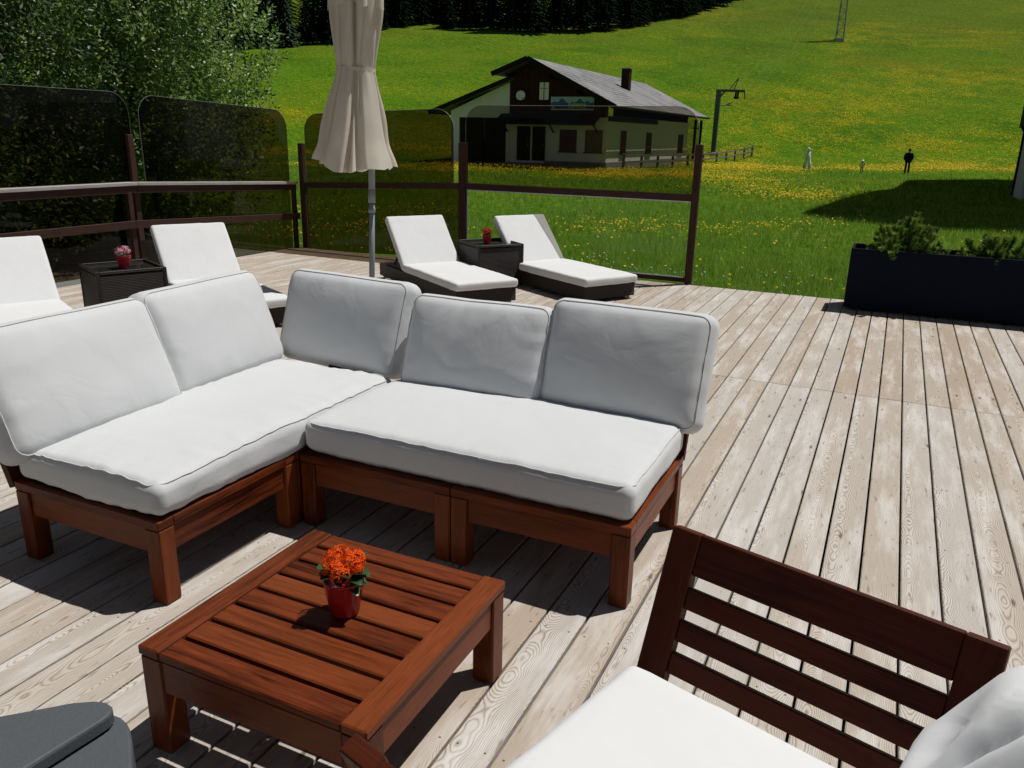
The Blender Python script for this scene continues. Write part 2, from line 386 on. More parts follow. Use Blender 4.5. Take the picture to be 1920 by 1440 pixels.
M['sign_dark'] = plain('sign_dark_blue', (.02, .055, .12), .5, .3, .2, 3)
M['sign_lime'] = plain('sign_lime', (.42, .46, .09), .5, .3, .05)
# ------------------------------------------------------------------ terrain
Fh = np.array([-.4206, .9072]); Rh = np.array([.9072, .4206])
def vnoise(x, y, s, seed=0):
    x = np.asarray(x, float)/s + seed*17.3; y = np.asarray(y, float)/s + seed*7.9
    xi = np.floor(x); yi = np.floor(y); fx = x-xi; fy = y-yi; fx = fx*fx*(3-2*fx); fy = fy*fy*(3-2*fy)
    def h(a, b):
        q = np.sin(a*127.1 + b*311.7)*43758.5453; return q-np.floor(q)
    return (h(xi, yi)*(1-fx)+h(xi+1, yi)*fx)*(1-fy) + (h(xi, yi+1)*(1-fx)+h(xi+1, yi+1)*fx)*fy
def terr(x, y):
    x = np.asarray(x, float); y = np.asarray(y, float); v = Fh[0]*x + Fh[1]*y
    z = np.where(v > 8, -.55 + .13*np.clip(1-(v-8)/14, 0, 1), -.42)
    t = (v-75)/3.5; z = z + .25*3.5*np.where(t < 30, np.log1p(np.exp(np.minimum(t, 30))), t)
    z = z + .35*np.exp(-((x+27)**2+(y-52)**2)/90)
    hill = np.clip((v-68)/40, 0, 1)
    return z + hill*((vnoise(x, y, 9, 1)-.5)*.7 + (vnoise(x, y, 3.5, 2)-.5)*.25) + (vnoise(x, y, 5, 3)-.5)*.06
SEG = [([(-22, 42.5), (-15.7, 43), (-12.1, 51.8)], 3.4, 1.0), ([(-14.4, 64.9), (-7.2, 68.5), (.4, 75.8), (8.8, 84.5)], 3.6, .95),
       ([(-9.9, 46.2), (-6.1, 40.6), (-3.8, 33.4)], 3, .5), ([(-13.1, 90), (-8.6, 106.7), (-1, 123.8), (13.7, 145.6)], 8, .85),
       ([(-12.1, 139.9), (-9.3, 191.2)], 3.0, .9), ([(.1, 91.5), (9.7, 95.7)], 4.5, .6), ([(-62.6, 69.2), (-58.4, 74.5)], 5, .7),
       ([(-47.3, 57.2), (-36.3, 64.9)], 3.5, .75), ([(-3.9, 18.8), (-2.2, 22.3)], .8, .5), ([(-6.4, 17), (-5.1, 20.1)], 1.3, .35),
       ([(-15.3, 73), (-13.1, 83.8)], 3.5, .7), ([(-16.8, 81.6), (-13.3, 91.3)], 4, .4), ([(-10.9, 161.8), (16.8, 191)], 14, .35),
       ([(-11.2, 99.3), (-5, 105.9)], 5, .8), ([(-30, 41), (-20, 44)], 3, .9), ([(-13, 52), (-9, 60)], 4, .4), ([(-11, 14), (-14, 20)], 2, .3)]
def flower(x, y):
    x = np.asarray(x, float); y = np.asarray(y, float); f = np.full(x.shape, .016)
    for pts, wd, a in SEG:
        d = np.full(x.shape, 1e9)
        for (x0, y0), (x1, y1) in zip(pts[:-1], pts[1:]):
            dx, dy = x1-x0, y1-y0; t = np.clip(((x-x0)*dx+(y-y0)*dy)/(dx*dx+dy*dy), 0, 1)
            d = np.minimum(d, np.hypot(x-x0-t*dx, y-y0-t*dy))
        f = np.maximum(f, a*np.exp(-(d/wd)**2))
    v = Fh[0]*x + Fh[1]*y; u = Rh[0]*x + Rh[1]*y
    f = f + np.where(v > 76, .34*np.clip((vnoise(x, y, 16, 5)-.42)*3, 0, 1)*np.clip((u+8)/25, .25, 1), 0)
    return np.clip(f*(.1+2.6*np.clip(vnoise(x, y, 1.5, 6)-.25, 0, 1)*(.3+1.2*vnoise(x, y, 5.5, 9))), 0, 1)
vv = np.concatenate([np.arange(-30, 9, 1.5), np.arange(9, 80, .7), np.arange(80, 200, 1.3), np.arange(200, 460, 6)])
uu = np.concatenate([np.arange(-330, -70, 8), np.arange(-70, 70, 1.1), np.arange(70, 330, 8)])
GU, GV = np.meshgrid(uu, vv); GX = GU*Rh[0]+GV*Fh[0]; GY = GU*Rh[1]+GV*Fh[1]
GZ = terr(GX, GY); nv, nu = GX.shape
GZ = np.where((GX > -7.9) & (GX < 8) & (GY < 9.0), -.75, GZ)
ii = np.arange(nv*nu).reshape(nv, nu)
meadow = np_mesh('meadow', np.stack([GX.ravel(), GY.ravel(), GZ.ravel()], 1), np.stack([ii[:-1, :-1].ravel(), ii[:-1, 1:].ravel(), ii[1:, 1:].ravel(), ii[1:, :-1].ravel()], 1), M['meadow'], smooth=True)
at = meadow.data.attributes.new('flower', 'FLOAT', 'POINT'); at.data.foreach_set('value', flower(GX.ravel(), GY.ravel()).astype(np.float32))
tag(meadow, 'green alpine meadow rising into a hillside behind the deck', 'meadow', kind='structure')
mb = MB(); mb.box((-11.15, -.1, -.40), (6.8, 16, .02), .002); tag(mb.build('gravel_path', M['gravel']), 'grey path beyond the left railing', 'path', kind='structure')
# grass and flowers
def frustum_ok(x, y, m=.06):
    v = Fh[0]*x+Fh[1]*y; u = Rh[0]*x+Rh[1]*y
    return np.abs(u/np.maximum(v*.955, .1)) < .64+m
def scatter(n, v0, v1, power=1.0):
    v = v0*(v1/v0)**RNG.random(n)
    u = (RNG.random(n)*2-1)*.72*v
    x = u*Rh[0]+v*Fh[0]; y = u*Rh[1]+v*Fh[1]; return x, y
def blades(x, y, h, wdt, nb):
    n = len(x); X = np.repeat(x, nb)+RNG.normal(0, 1, n*nb)*np.repeat(wdt, nb)*2.2; Y = np.repeat(y, nb)+RNG.normal(0, 1, n*nb)*np.repeat(wdt, nb)*2.2
    H = np.repeat(h, nb)*RNG.uniform(.55, 1.15, n*nb); W = np.repeat(wdt, nb)*RNG.uniform(.6, 1.2, n*nb)
    a = RNG.uniform(0, 2*PI, n*nb); Z = terr(X, Y)-.02; lx = RNG.normal(0, .35, n*nb)*H; ly = RNG.normal(0, .35, n*nb)*H
    dx = np.cos(a)*W/2; dy = np.sin(a)*W/2
    V = np.stack([np.stack([X-dx, Y-dy, Z], 1), np.stack([X+dx, Y+dy, Z], 1), np.stack([X+lx, Y+ly, Z+H], 1)], 1).reshape(-1, 3)
    b = np.clip(np.repeat(RNG.random(n), nb)*.5 + .5*RNG.random(n*nb), 0, 1)
    return V, b
def off_deck(x, y): return ~((x > -7.75) & (y < 9.2)) & ~((x > -28) & (x < -16.4) & (y > 48.5) & (y < 73))
Vs = []; Bs = []
for (n, v0, v1, h0, w0, nb) in ((26000, 9.5, 17, .20, .011, 5), (24000, 17, 32, .17, .016, 4), (26000, 32, 78, .17, .035, 3)):
    x, y = scatter(n, v0, v1); ok = off_deck(x, y) & ((x > -8.3) | (y > 10)); x, y = x[ok], y[ok]
    tall = .6+.9*vnoise(x, y, 1.7, 8); edge = np.where((y < 10.6) & (x > -8), 1.55, 1.0)
    V, b = blades(x, y, h0*tall*edge, np.full(len(x), w0), nb); Vs.append(V); Bs.append(b)
V = np.concatenate(Vs); b = np.concatenate(Bs)
tag(np_mesh('grass', V, np.arange(len(V)).reshape(-1, 3), M['grass'], b), 'long green grass of the meadow', 'grass', kind='stuff')
def discs(x, y, z, r, tilt=.5):
    n = len(x); k = 6; a = np.arange(k)*2*PI/k; nx = RNG.normal(0, tilt, n); ny = RNG.normal(-.25, tilt, n); nn = np.sqrt(nx**2+ny**2+1)
    N = np.stack([nx, ny, np.ones(n)], 1)/nn[:, None]; T = np.cross(N, [0, 1, .3]); T /= np.linalg.norm(T, axis=1)[:, None]; B = np.cross(N, T)
    P = np.stack([x, y, z], 1)[:, None, :] + r[:, None, None]*(np.cos(a)[None, :, None]*T[:, None, :]+np.sin(a)[None, :, None]*B[:, None, :])
    c = np.stack([x, y, z], 1)+N*(r*.4)[:, None]
    V = np.concatenate([P, c[:, None, :]], 1).reshape(-1, 3); o = np.arange(n)[:, None, None]*7
    F = (o+np.array([[i, (i+1) % k, 6] for i in range(k)])[None]).reshape(-1, 3); return V, F
x, y = scatter(150000, 9.3, 80); f = flower(x, y); ok = (RNG.random(len(x)) < f*.55) & off_deck(x, y) & ((x > -8) | (y > 11)); x, y = x[ok], y[ok]
x2, y2 = scatter(260000, 42, 125); f2 = flower(x2, y2); ok = (RNG.random(len(x2)) < np.clip(f2*1.1-.04, 0, .6)) & off_deck(x2, y2); x, y = np.concatenate([x, x2[ok]]), np.concatenate([y, y2[ok]])
d = np.hypot(x, y); V, F = discs(x, y, terr(x, y)+RNG.uniform(.12, .24, len(x)), np.where(d < 30, .021, np.where(d < 60, .03, .042))*RNG.uniform(.8, 1.3, len(x)))
tag(np_mesh('dandelions', V, F, M['dandelion'], np.repeat(RNG.random(len(x)), 6)), 'yellow dandelions scattered over the meadow', 'dandelions', kind='stuff')
mbk = MB()
for k in range(150):
    x = random.uniform(-5.0, .6); y = random.uniform(9.35, 11.6); z = float(terr(x, y))+random.uniform(.16, .42); r = random.uniform(.009, .016)
    a, s = 6, []; 
    mbk.lathe([(0.001, -r), (r*.7, -r*.7), (r, 0), (r*.7, r*.7), (.001, r)], 6, (x, y, z)); mbk.tube([(x, y, z-.4), (x+.01, y, z-r)], .0022, 3, cap=False)
tag(mbk.build('seed_heads', M['clock'], smooth=True), 'white dandelion seed heads behind the deck edge', 'seed heads', kind='stuff')
# ------------------------------------------------------------------ deck
mb = MB(); bx0 = -.3397-.1404*52; k = 0; DECK_BACK = 9.07
while bx0 + k*.1404 < 5.4:
    cx = bx0+(k+.5)*.1404; x0 = cx-.0658; k += 1
    if cx < -7.66: continue
    segs = [(-3.0, 5.543), (5.548, DECK_BACK)] if k % 2 else [(-3.0, 5.541), (5.546, DECK_BACK)]
    for (a, b_) in segs:
        e = random.uniform(-.006, .006) if b_ == DECK_BACK else 0
        mb.box((cx, (a+b_+e)/2, -.014+random.uniform(-.001, .001)), (.1316, b_+e-a, .028), .0035, grain=1)
deck = mb.build('deck', M['deck']); tag(deck, 'weathered larch board deck', 'deck', kind='structure')
mb = MB()
for yy in np.arange(-2.8, 9, .62): mb.box((-1.1, yy, -.095), (13, .06, .12), .003)
mb.box((-1.1, 9.045, -.12), (13.05, .03, .17), .003); mb.box((-7.68, 3, -.12), (.03, 12, .17), .003)
tag(mb.build('deck_joists', M['rail']), 'timber joists under the deck boards', 'joists', kind='structure')
# ------------------------------------------------------------------ soft furnishing
def cushion_fn(wd, dp, h, r, puff, pinch, wr, seed):
    hw, hd, hh = wd/2, dp/2, h/2; so_ = Vector((seed*3.1, seed*1.7, seed*.9))
    def f(p):
        x, y, z = p; fx = max(0, 1-(abs(x)/hw)**2.5); fy = max(0, 1-(abs(y)/hd)**2.5)
        s = z/hh; z2 = z + s*puff*(fx*fy)**.6
        if pinch: z2 *= (1-pinch) + pinch*min(1, ((1-min(1, abs(x)/hw)**3)*(1-min(1, abs(y)/hd)**3))**.4*1.05)
        q = Vector((x, y, z2))
        n1 = mn.noise(q*3.2+so_); n2 = 1-abs(mn.noise(Vector((q.x*5, q.y*5, q.z*3))+so_*2)); n3 = mn.noise(q*9+so_)
        ex, ey = hw-abs(x), hd-abs(y); e = min(ex, ey); al = y if ex < ey else x
        pull = math.exp(-max(e, 0)/.07)*mn.noise(Vector((al*24, e*4, seed*2.0)))
        dz = wr*(n1*.75 + max(0, n2-.8)*(.5+3.2*math.exp(-max(e, 0)/.1)) + n3*.16 + pull*.75)
        return q + Vector((x/hw*wr*n3*.6, y/hd*wr*n1*.5, dz*(s if abs(s) < 1 else math.copysign(1, s))))
    return f
def rbox(wd, dp, h, r, step):
    """points and quads of a rounded box"""
    V = []; F = []; key = {}
    H = (wd/2, dp/2, h/2)
    def vid(p):
        c = [max(-(H[k]-r), min(H[k]-r, p[k])) for k in range(3)]; d = Vector([p[k]-c[k] for k in range(3)])
        q = Vector(c)+d.normalized()*r if d.length > 1e-9 else Vector(p)
        kk = tuple(round(t, 5) for t in q)
        if kk not in key: key[kk] = len(V); V.append(q)
        return key[kk]
    def cuts(L):
        n = max(2, int((L-2*r)/step)); c = [-L/2+r+(L-2*r)*i/n for i in range(n+1)]
        e = [-L/2+r*(1-math.tan(PI/4*(1-t))) if False else -L/2+r*t for t in (0, .25, .55, .8)]
        return e + c + [-q for q in e[::-1]]
    cs = [cuts(L) for L in (wd, dp, h)]
    for k in range(3):
        a, b = (k+1) % 3, (k+2) % 3
        for sg in (-1, 1):
            for i in range(len(cs[a])-1):
                for j in range(len(cs[b])-1):
                    q = []
                    for (ia, ib) in ((i, j), (i+1, j), (i+1, j+1), (i, j+1)):
                        p = [0, 0, 0]; p[k] = sg*H[k]; p[a] = cs[a][ia]; p[b] = cs[b][ib]; q.append(vid(p))
                    if len(set(q)) < 3: continue
                    q2 = []
                    for t in q:
                        if t not in q2: q2.append(t)
                    F.append(q2 if sg > 0 else q2[::-1])
    return V, F
def cushion(name, wd, dp, h, T, mat, parent, r=.035, puff=.02, pinch=0, wr=.006, seed=1, step=.022, pipe=True, world=True, sides=(1,)):
    f = cushion_fn(wd, dp, h, r, puff, pinch, wr, seed); V, F = rbox(wd, dp, h, r, step)
    mb = MB(T); mb.add([f(p) for p in V], F, None, seed*.13 % 1); o = mb.build(name, mat, parent, True, world)
    if pipe:
        for s in sides:
            mb = MB(T); rr = r*.5; hw, hd = wd/2-r*.3, dp/2-r*.3; P = []; n = 6
            cr = .05
            def arc(cx, cy, a0): return [(cx+cr*math.cos(a0+PI/2*i/n), cy+cr*math.sin(a0+PI/2*i/n)) for i in range(n+1)]
            def line(a, b, m=24): return [(a[0]+(b[0]-a[0])*i/m, a[1]+(b[1]-a[1])*i/m) for i in range(1, m)]
            cs = [arc(hw-cr, hd-cr, 0), arc(-hw+cr, hd-cr, PI/2), arc(-hw+cr, -hd+cr, PI), arc(hw-cr, -hd+cr, 1.5*PI)]
            for i in range(4): P += cs[i] + line(cs[i][-1], cs[(i+1) % 4][0], 40)
            mb.tube([f(Vector((x, y, s*(h/2-r*.22)))) + Vector((0, 0, s*.001)) for x, y in P], .0024, 6, closed=True)
            pi = mb.build('piping', mat, o, True)
    return o
def frame_TR(px, py, pz, lean, rz):
    """cushion local: x along width, y up, z = thickness (front +z). front-bottom centre at the point, leaning back"""
    return Matrix.Translation((px, py, pz)) @ Matrix.Rotation(rz, 4, 'Z') @ Matrix.Rotation(PI/2-lean, 4, 'X')
def module_frame(root, x0, x1, y0, y1, legs=None, mat='acacia', skip=()):
    m_ = M[mat]; L = .068; zt = .32
    for (lx, ly) in ((x0+L/2, y0+L/2), (x1-L/2, y0+L/2), (x0+L/2, y1-L/2), (x1-L/2, y1-L/2)):
        mb = MB(); mb.box((lx, ly, .143), (L, L, .284), .004); mb.build('leg', m_, root, world=True)
    mb = MB(); zc = zt-.017
    mb.box(((x0+x1)/2, y0+L/2, zc), (x1-x0, L, .034), .003); mb.box(((x0+x1)/2, y1-L/2, zc), (x1-x0, L, .034), .003)
    mb.box((x0+L/2, (y0+y1)/2, zc), (L, y1-y0-2*L, .034), .003); mb.box((x1-L/2, (y0+y1)/2, zc), (L, y1-y0-2*L, .034), .003)
    n = 7
    for i in range(n):
        yy = y0+L+(y1-y0-2*L)*(i+.5)/n; mb.box(((x0+x1)/2, yy, zc-.004), (x1-x0-2*L, (y1-y0-2*L)/n-.014, .02), .003)
    mb.build('seat_frame', m_, root, world=True)
    for (cx, cy_, sx, sy) in (((x0+x1)/2, y0+.024, x1-x0-2*L, .026), ((x0+x1)/2, y1-.024, x1-x0-2*L, .026), (x0+.024, (y0+y1)/2, .026, y1-y0-2*L), (x1-.024, (y0+y1)/2, .026, y1-y0-2*L)):
        mb = MB(); mb.box((cx, cy_, .236), (sx, sy, .096), .003); mb.build('apron', m_, root, world=True)
def lean_panel(root, W, T, mat='acacia', name='slatted_back'):
    """slatted panel in local coordinates: x 0..W along, y 0 base leaning to +y, z up from .30 to .705"""
    m_ = M[mat]; H = .43; ang = math.radians(20)
    A = T @ Matrix.Translation((0, 0, .295)) @ Matrix.Rotation(-ang, 4, 'X')
    mb = MB(A); pw = .075
    for cx in (pw/2, W-pw/2): mb.box((cx, .017, H/2), (pw, .036, H), .003)
    wi = W-2*pw
    mb.box((W/2, .017, H-.05), (wi, .026, .10), .003)
    for zc in (.285, .205, .125): mb.box((W/2, .017, zc-.012), (wi, .022, .052), .003)
    mb.box((W/2, .017, .028), (wi, .028, .05), .003)
    return mb.build(name, m_, root, world=True)
# ---- corner sofa, left wing
SX = (-2.84, -2.098)
L = thing('garden_sofa', 'white cushioned wooden sofa wing on the left, its back to the wicker loungers', 'sofa', (-2.47, 2.43, 0), 0, 'two wings of the corner sofa')
module_frame(L, SX[0], SX[1], 1.705, 2.415); module_frame(L, SX[0], SX[1], 2.42, 3.16)
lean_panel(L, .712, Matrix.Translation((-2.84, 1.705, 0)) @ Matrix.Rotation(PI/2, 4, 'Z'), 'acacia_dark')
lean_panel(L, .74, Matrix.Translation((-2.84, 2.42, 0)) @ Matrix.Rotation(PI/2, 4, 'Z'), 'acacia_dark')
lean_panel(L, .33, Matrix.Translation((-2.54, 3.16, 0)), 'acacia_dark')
cushion('seat_cushion', .735, 1.44, .125, Matrix.Translation((-2.455, 2.425, .392)), M['sofa'], L, .042, .028, 0, .011, 3)
TH = .165
def back_cushion(root, px, py, lean, rz, seed, wd=.74, ht=.49, pz=.435, wr=.0065):
    T = frame_TR(px, py, pz, lean, rz) @ Matrix.Translation((0, ht/2, -TH/2))
    return cushion('back_cushion', wd, ht, TH, T, M['sofa'], root, .06, .046, .24, wr, seed, .02, True, True, (1, -1))
back_cushion(L, -2.70, 2.05, .41, PI/2, 5, .80, .515); back_cushion(L, -2.76, 2.82, .35, PI/2+.06, 6, .78, .515)
back_cushion(L, -2.515, 3.19, .33, -.08, 7, .80, .495)
# ---- right wing
Rr = thing('garden_sofa', 'white cushioned wooden sofa bench on the right, two back cushions along its far side', 'sofa', (-1.37, 2.79, 0), 0, 'two wings of the corner sofa')
module_frame(Rr, -2.08, -1.372, 2.415, 3.16); module_frame(Rr, -1.367, -.657, 2.415, 3.16)
lean_panel(Rr, .56, Matrix.Translation((-1.935, 3.16, 0)), 'acacia_dark'); lean_panel(Rr, .71, Matrix.Translation((-1.367, 3.16, 0)), 'acacia_dark')
cushion('seat_cushion', 1.415, .75, .13, Matrix.Translation((-1.37, 2.805, .392)), M['sofa'], Rr, .040, .026, 0, .007, 9)
back_cushion(Rr, -1.68, 3.09, .37, .03, 11, .74, .475, .43, .009); back_cushion(Rr, -.975, 3.12, .33, -.03, 12, .745, .51, .435, .006)
# ---- coffee table
Tb = thing('coffee_table', 'low slatted red brown wooden table holding the orange flowers', 'table', (-1.25, 1.557, 0))
tx0, tx1, ty0, ty1, tz = -1.606, -.894, 1.199, 1.915, .323
mb = MB(); RW = .072
mb.box((tx0+RW/2, (ty0+ty1)/2, tz-.014), (RW, ty1-ty0, .028), .004); mb.box((tx1-RW/2, (ty0+ty1)/2, tz-.014), (RW, ty1-ty0, .028), .004)
n = 8; pit = (ty1-ty0+.012)/n
for i in range(n): mb.box(((tx0+tx1)/2, ty0+pit*(i+.5)-.006, tz-.016), (tx1-tx0-2*RW-.002, pit-.0135, .024), .004)
mb.build('tabletop', M['acacia'], Tb, world=True)
for (lx, ly) in ((tx0+.038, ty0+.038), (tx1-.038, ty0+.038), (tx0+.038, ty1-.038), (tx1-.038, ty1-.038)):
    mb = MB(); mb.box((lx, ly, (tz-.030)/2), (.07, .07, tz-.031), .004); mb.build('leg', M['acacia'], Tb, world=True)
for (c, s) in ((((tx0+tx1)/2, ty0+.022, .243), (.565, .03, .096)), (((tx0+tx1)/2, ty1-.022, .243), (.565, .03, .096)), ((tx0+.026, (ty0+ty1)/2, .243), (.03, .57, .096)), ((tx1-.026, (ty0+ty1)/2, .243), (.03, .57, .096))):
    mb = MB(); mb.box(c, s, .003); mb.build('apron', M['acacia'], Tb, world=True)
# ---- potted kalanchoes
def pot_plant(label, loc, s, petal, squash=1.0, seed=0, group='flowers in red pots', big=True):
    rd = random.Random(seed); t = thing('potted_flower', label, 'potted plant', loc, 0, group)
    mb = MB(); mb.lathe([(.001, .004), (.036*s, .0), (.040*s, .004), (.050*s, .06*s), (.0555*s, .1*s), (.057*s, .106*s), (.0545*s, .108*s), (.051*s, .1*s), (.047*s, .085*s), (.001, .082*s)], 32); mb.build('pot', M['red'], t, True)
    mb = MB()
    for k in range(26 if big else 14):
        a = rd.uniform(0, 2*PI); r0 = .02*s; r1 = rd.uniform(.045, .078)*s; z0 = rd.uniform(.085, .12)*s; z1 = z0+rd.uniform(-.012, .045)*s; wl_ = rd.uniform(.017, .026)*s
        d = Vector((math.cos(a), math.sin(a), 0)); sd_ = Vector((-d.y, d.x, 0)); P = []
        for i in range(5):
            tt = i/4; c = d*(r0+(r1-r0)*tt)+Vector((0, 0, z0+(z1-z0)*tt+.012*s*math.sin(PI*tt))); ww = wl_*math.sin(PI*(.12+.8*tt))
            P += [c-sd_*ww+Vector((0, 0, ww*.3)), c+sd_*ww+Vector((0, 0, ww*.3)), c]
        F = []
        for i in range(4): F += [[i*3, i*3+2, i*3+5, i*3+3], [i*3+2, i*3+1, i*3+4, i*3+5]]
        mb.add(P, F)
    mb.build('leaves', M['pot_leaf'], t, True)
    mb = MB(); N = 430 if big else 120
    clus = [(0, .0, .158, .044), (-.032, .0, .152, .03), (.03, .012, .162, .03), (.012, -.03, .135, .03), (-.02, -.026, .145, .028), (.0, .03, .15, .03), (.045, .0, .148, .018)]
    for k in range(N):
        cx, cy_, cz, cr = clus[rd.randrange(len(clus))]; th = rd.uniform(0, 2*PI); ph = math.acos(rd.uniform(-.35, 1)); n_ = Vector((math.sin(ph)*math.cos(th), math.sin(ph)*math.sin(th), math.cos(ph)))
        c = Vector((cx*s, cy_*s, cz*s*squash))+n_*cr*s; a_ = n_.orthogonal().normalized(); b_ = n_.cross(a_); r = rd.uniform(.0062, .0092)*s*(1 if big else 1.5)
        rot = rd.uniform(0, PI); P = [c]; F = []
        for q in range(4):
            t0 = rot+q*PI/2
            pl = lambda ang, rad, h: c+a_*math.cos(ang)*rad+b_*math.sin(ang)*rad+n_*h
            o = len(P); P += [pl(t0-.42, r*.75, r*.18), pl(t0, r*1.05, r*.1), pl(t0+.42, r*.75, r*.18)]; F += [[0, o, o+1, o+2]]
        mb.add(P, F)
    mb.build('blossom', petal, t)
    return t
pot_plant('red pot of bright orange flowers standing on the coffee table', (-1.222, 1.565, tz), 1.0, M['orange'], 1, 3)
# ---- slatted armchair in front
RZ = math.radians(-16.3)
Ch = thing('armchair', 'dark wooden armchair with open slatted sides and a white seat cushion', 'armchair', (-.607, .981, 0), RZ)
CI = Matrix.Translation((-.607, .981, 0)) @ Matrix.Rotation(RZ, 4, 'Z')
cw, cdp = .72, .673   # depth along local x, width along local y
for (lx, ly) in ((.036, .036), (cw-.036, .036), (.036, cdp-.036), (cw-.036, cdp-.036)):
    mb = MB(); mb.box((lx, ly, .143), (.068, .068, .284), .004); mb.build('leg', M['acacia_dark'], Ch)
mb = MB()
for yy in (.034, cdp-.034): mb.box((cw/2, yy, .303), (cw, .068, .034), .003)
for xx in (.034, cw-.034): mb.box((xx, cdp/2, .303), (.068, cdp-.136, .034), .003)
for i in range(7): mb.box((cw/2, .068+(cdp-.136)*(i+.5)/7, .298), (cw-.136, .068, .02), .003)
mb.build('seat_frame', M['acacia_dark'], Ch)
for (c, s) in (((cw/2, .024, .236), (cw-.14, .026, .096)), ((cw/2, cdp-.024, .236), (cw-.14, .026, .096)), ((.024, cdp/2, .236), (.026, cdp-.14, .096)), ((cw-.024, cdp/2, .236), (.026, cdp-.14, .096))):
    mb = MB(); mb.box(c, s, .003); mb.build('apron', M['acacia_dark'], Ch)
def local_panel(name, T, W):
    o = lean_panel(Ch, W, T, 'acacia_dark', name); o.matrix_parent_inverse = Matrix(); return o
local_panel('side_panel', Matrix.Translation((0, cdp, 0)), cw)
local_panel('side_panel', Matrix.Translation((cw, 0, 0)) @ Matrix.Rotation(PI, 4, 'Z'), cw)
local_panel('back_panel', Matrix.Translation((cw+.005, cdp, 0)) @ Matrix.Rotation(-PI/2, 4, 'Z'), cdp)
cushion('seat_cushion', .70, .655, .085, Matrix.Translation((.353, .336, .364)), M['lounger'], Ch, .034, .012, 0, .003, 21, .03, False, False)
def crumpled_pillow():
    V, F = rbox(.66, .60, .26, .125, .012); P = []; gx, gy = -.10, .02
    for p in V:
        q = Vector(p); d = q.normalized(); ph = math.atan2(q.y-gy, q.x-gx); rr = math.hypot(q.x-gx, q.y-gy); top_ = max(0, min(1, q.z/.1))
        wob = 2.2*mn.noise(Vector((q.x*3, q.y*3, 1.7))) + 1.5*mn.noise(Vector((math.cos(ph)*1.5, math.sin(ph)*1.5, 4)))
        pl = abs(math.sin(ph*3.5+wob))**.7-.6; env = (rr/(rr+.05))*math.exp(-max(0, rr-.22)*2.2)
        dz = top_*(.052*pl*env - .075*math.exp(-(rr/.06)**2))
        P.append(q + Vector((0, 0, dz)) + d*(.022*mn.noise(q*4)+.010*(1-abs(mn.noise(q*9))-.7)))
    T = CI @ Matrix.Translation((.79, .40, .565)) @ Matrix.Rotation(math.radians(-58), 4, 'Y') @ Matrix.Rotation(math.radians(25), 4, 'Z')
    mb = MB(T); mb.add(P, F); o = mb.build('pillow', M['pillow'], None, True)
    tag(o, 'large crumpled white pillow leaning in the slatted armchair', 'pillow'); return o
crumpled_pillow()
# ---- grey stepped slabs
G = thing('parasol_base', 'grey plastic stepped slab in the near corner beside the coffee table', 'parasol base', (-1.72, .72, 0))
def slab_poly(x0, y0, x1, y1, r, n=7):
    P = []
    for (cx, cy_, a0) in ((x1-r, y1-r, 0), (x0+r, y1-r, PI/2), (x0+r, y0+r, PI), (x1-r, y0+r, 1.5*PI)):
        P += [(cx+r*math.cos(a0+PI/2*i/n), cy_+r*math.sin(a0+PI/2*i/n)) for i in range(n+1)]
    return P
def slab(poly, z0, z1, b=.008):
    mb = MB(); c = Vector((sum(p[0] for p in poly)/len(poly), sum(p[1] for p in poly)/len(poly)))
    rings = [(0, z0), (0, z1-b), (-.35*b, z1-.3*b), (-b, z1)]; n = len(poly); V = []; F = []
    for (o, z) in rings:
        for p in poly:
            d = Vector(p)-c; q = Vector(p)+d.normalized()*o; V.append((q.x, q.y, z))
    for i in range(len(rings)-1):
        for k in range(n): F.append([i*n+k, i*n+(k+1) % n, (i+1)*n+(k+1) % n, (i+1)*n+k])
    F.append([(len(rings)-1)*n+k for k in range(n)]); F.append(list(range(n))[::-1]); mb.add(V, F); return mb
LP_ = [(-2.2, .2), (-1.27, .2), (-1.25, .84), (-1.29, .90), (-1.37, .97), (-1.447, 1.034), (-1.48, 1.056), (-1.505, 1.068), (-1.53, 1.074), (-1.555, 1.072), (-1.60, 1.05), (-1.75, .93), (-2.2, .48)]
UP_ = [(-2.2, .3), (-1.55, .3), (-1.53, .84), (-1.512, 1.01), (-1.512, 1.03), (-1.52, 1.048), (-1.535, 1.058), (-1.558, 1.061), (-1.585, 1.052), (-1.625, 1.026), (-1.74, .915), (-2.2, .46)]
mv = lambda P_: [(x+1.72, y-.72) for x, y in P_]
slab(mv(LP_), 0, .222).build('lower_slab', M['plastic'], G); slab(mv(UP_), .232, .265).build('upper_slab', M['plastic'], G)
# ------------------------------------------------------------------ parasol
Pm = (-4.28, 6.09)
P0 = thing('closed_parasol', 'folded beige parasol tied to its grey mast behind the sofa', 'parasol', (*Pm, 0))
mb = MB(); mb.tube([(0, 0, .02), (0, 0, .98)], .026, 16); mb.tube([(0, 0, 1.0), (0, 0, 3.35)], .029, 16); mb.build('mast', M['grey_pole'], P0, True)
mb = MB(); mb.tube([(0, 0, .90), (0, 0, .945)], .0315, 16); mb.tube([(0, 0, .985), (0, 0, 1.1)], .0315, 16); mb.build('collar', M['grey_pole'], P0, True)
mb = MB(); mb.box((0, 0, .012), (.5, .5, .024), .004); mb.tube([(0, 0, .02), (0, 0, .16)], .034, 14); mb.build('base_plate', M['grey_pole'], P0)
P0.rotation_mode = 'AXIS_ANGLE'; P0.rotation_axis_angle = (math.radians(1.7), Fh[0], Fh[1], 0)      # the mast leans a little
ax = Vector((-.125*Rh[0]+.06*Fh[0]*-1, -.125*Rh[1]-.06*Fh[1], 0))
mb = MB(); mb.beam((0, 0, 3.32), (ax.x, ax.y, 3.32), .035, .035); mb.build('arm', M['grey_pole'], P0)
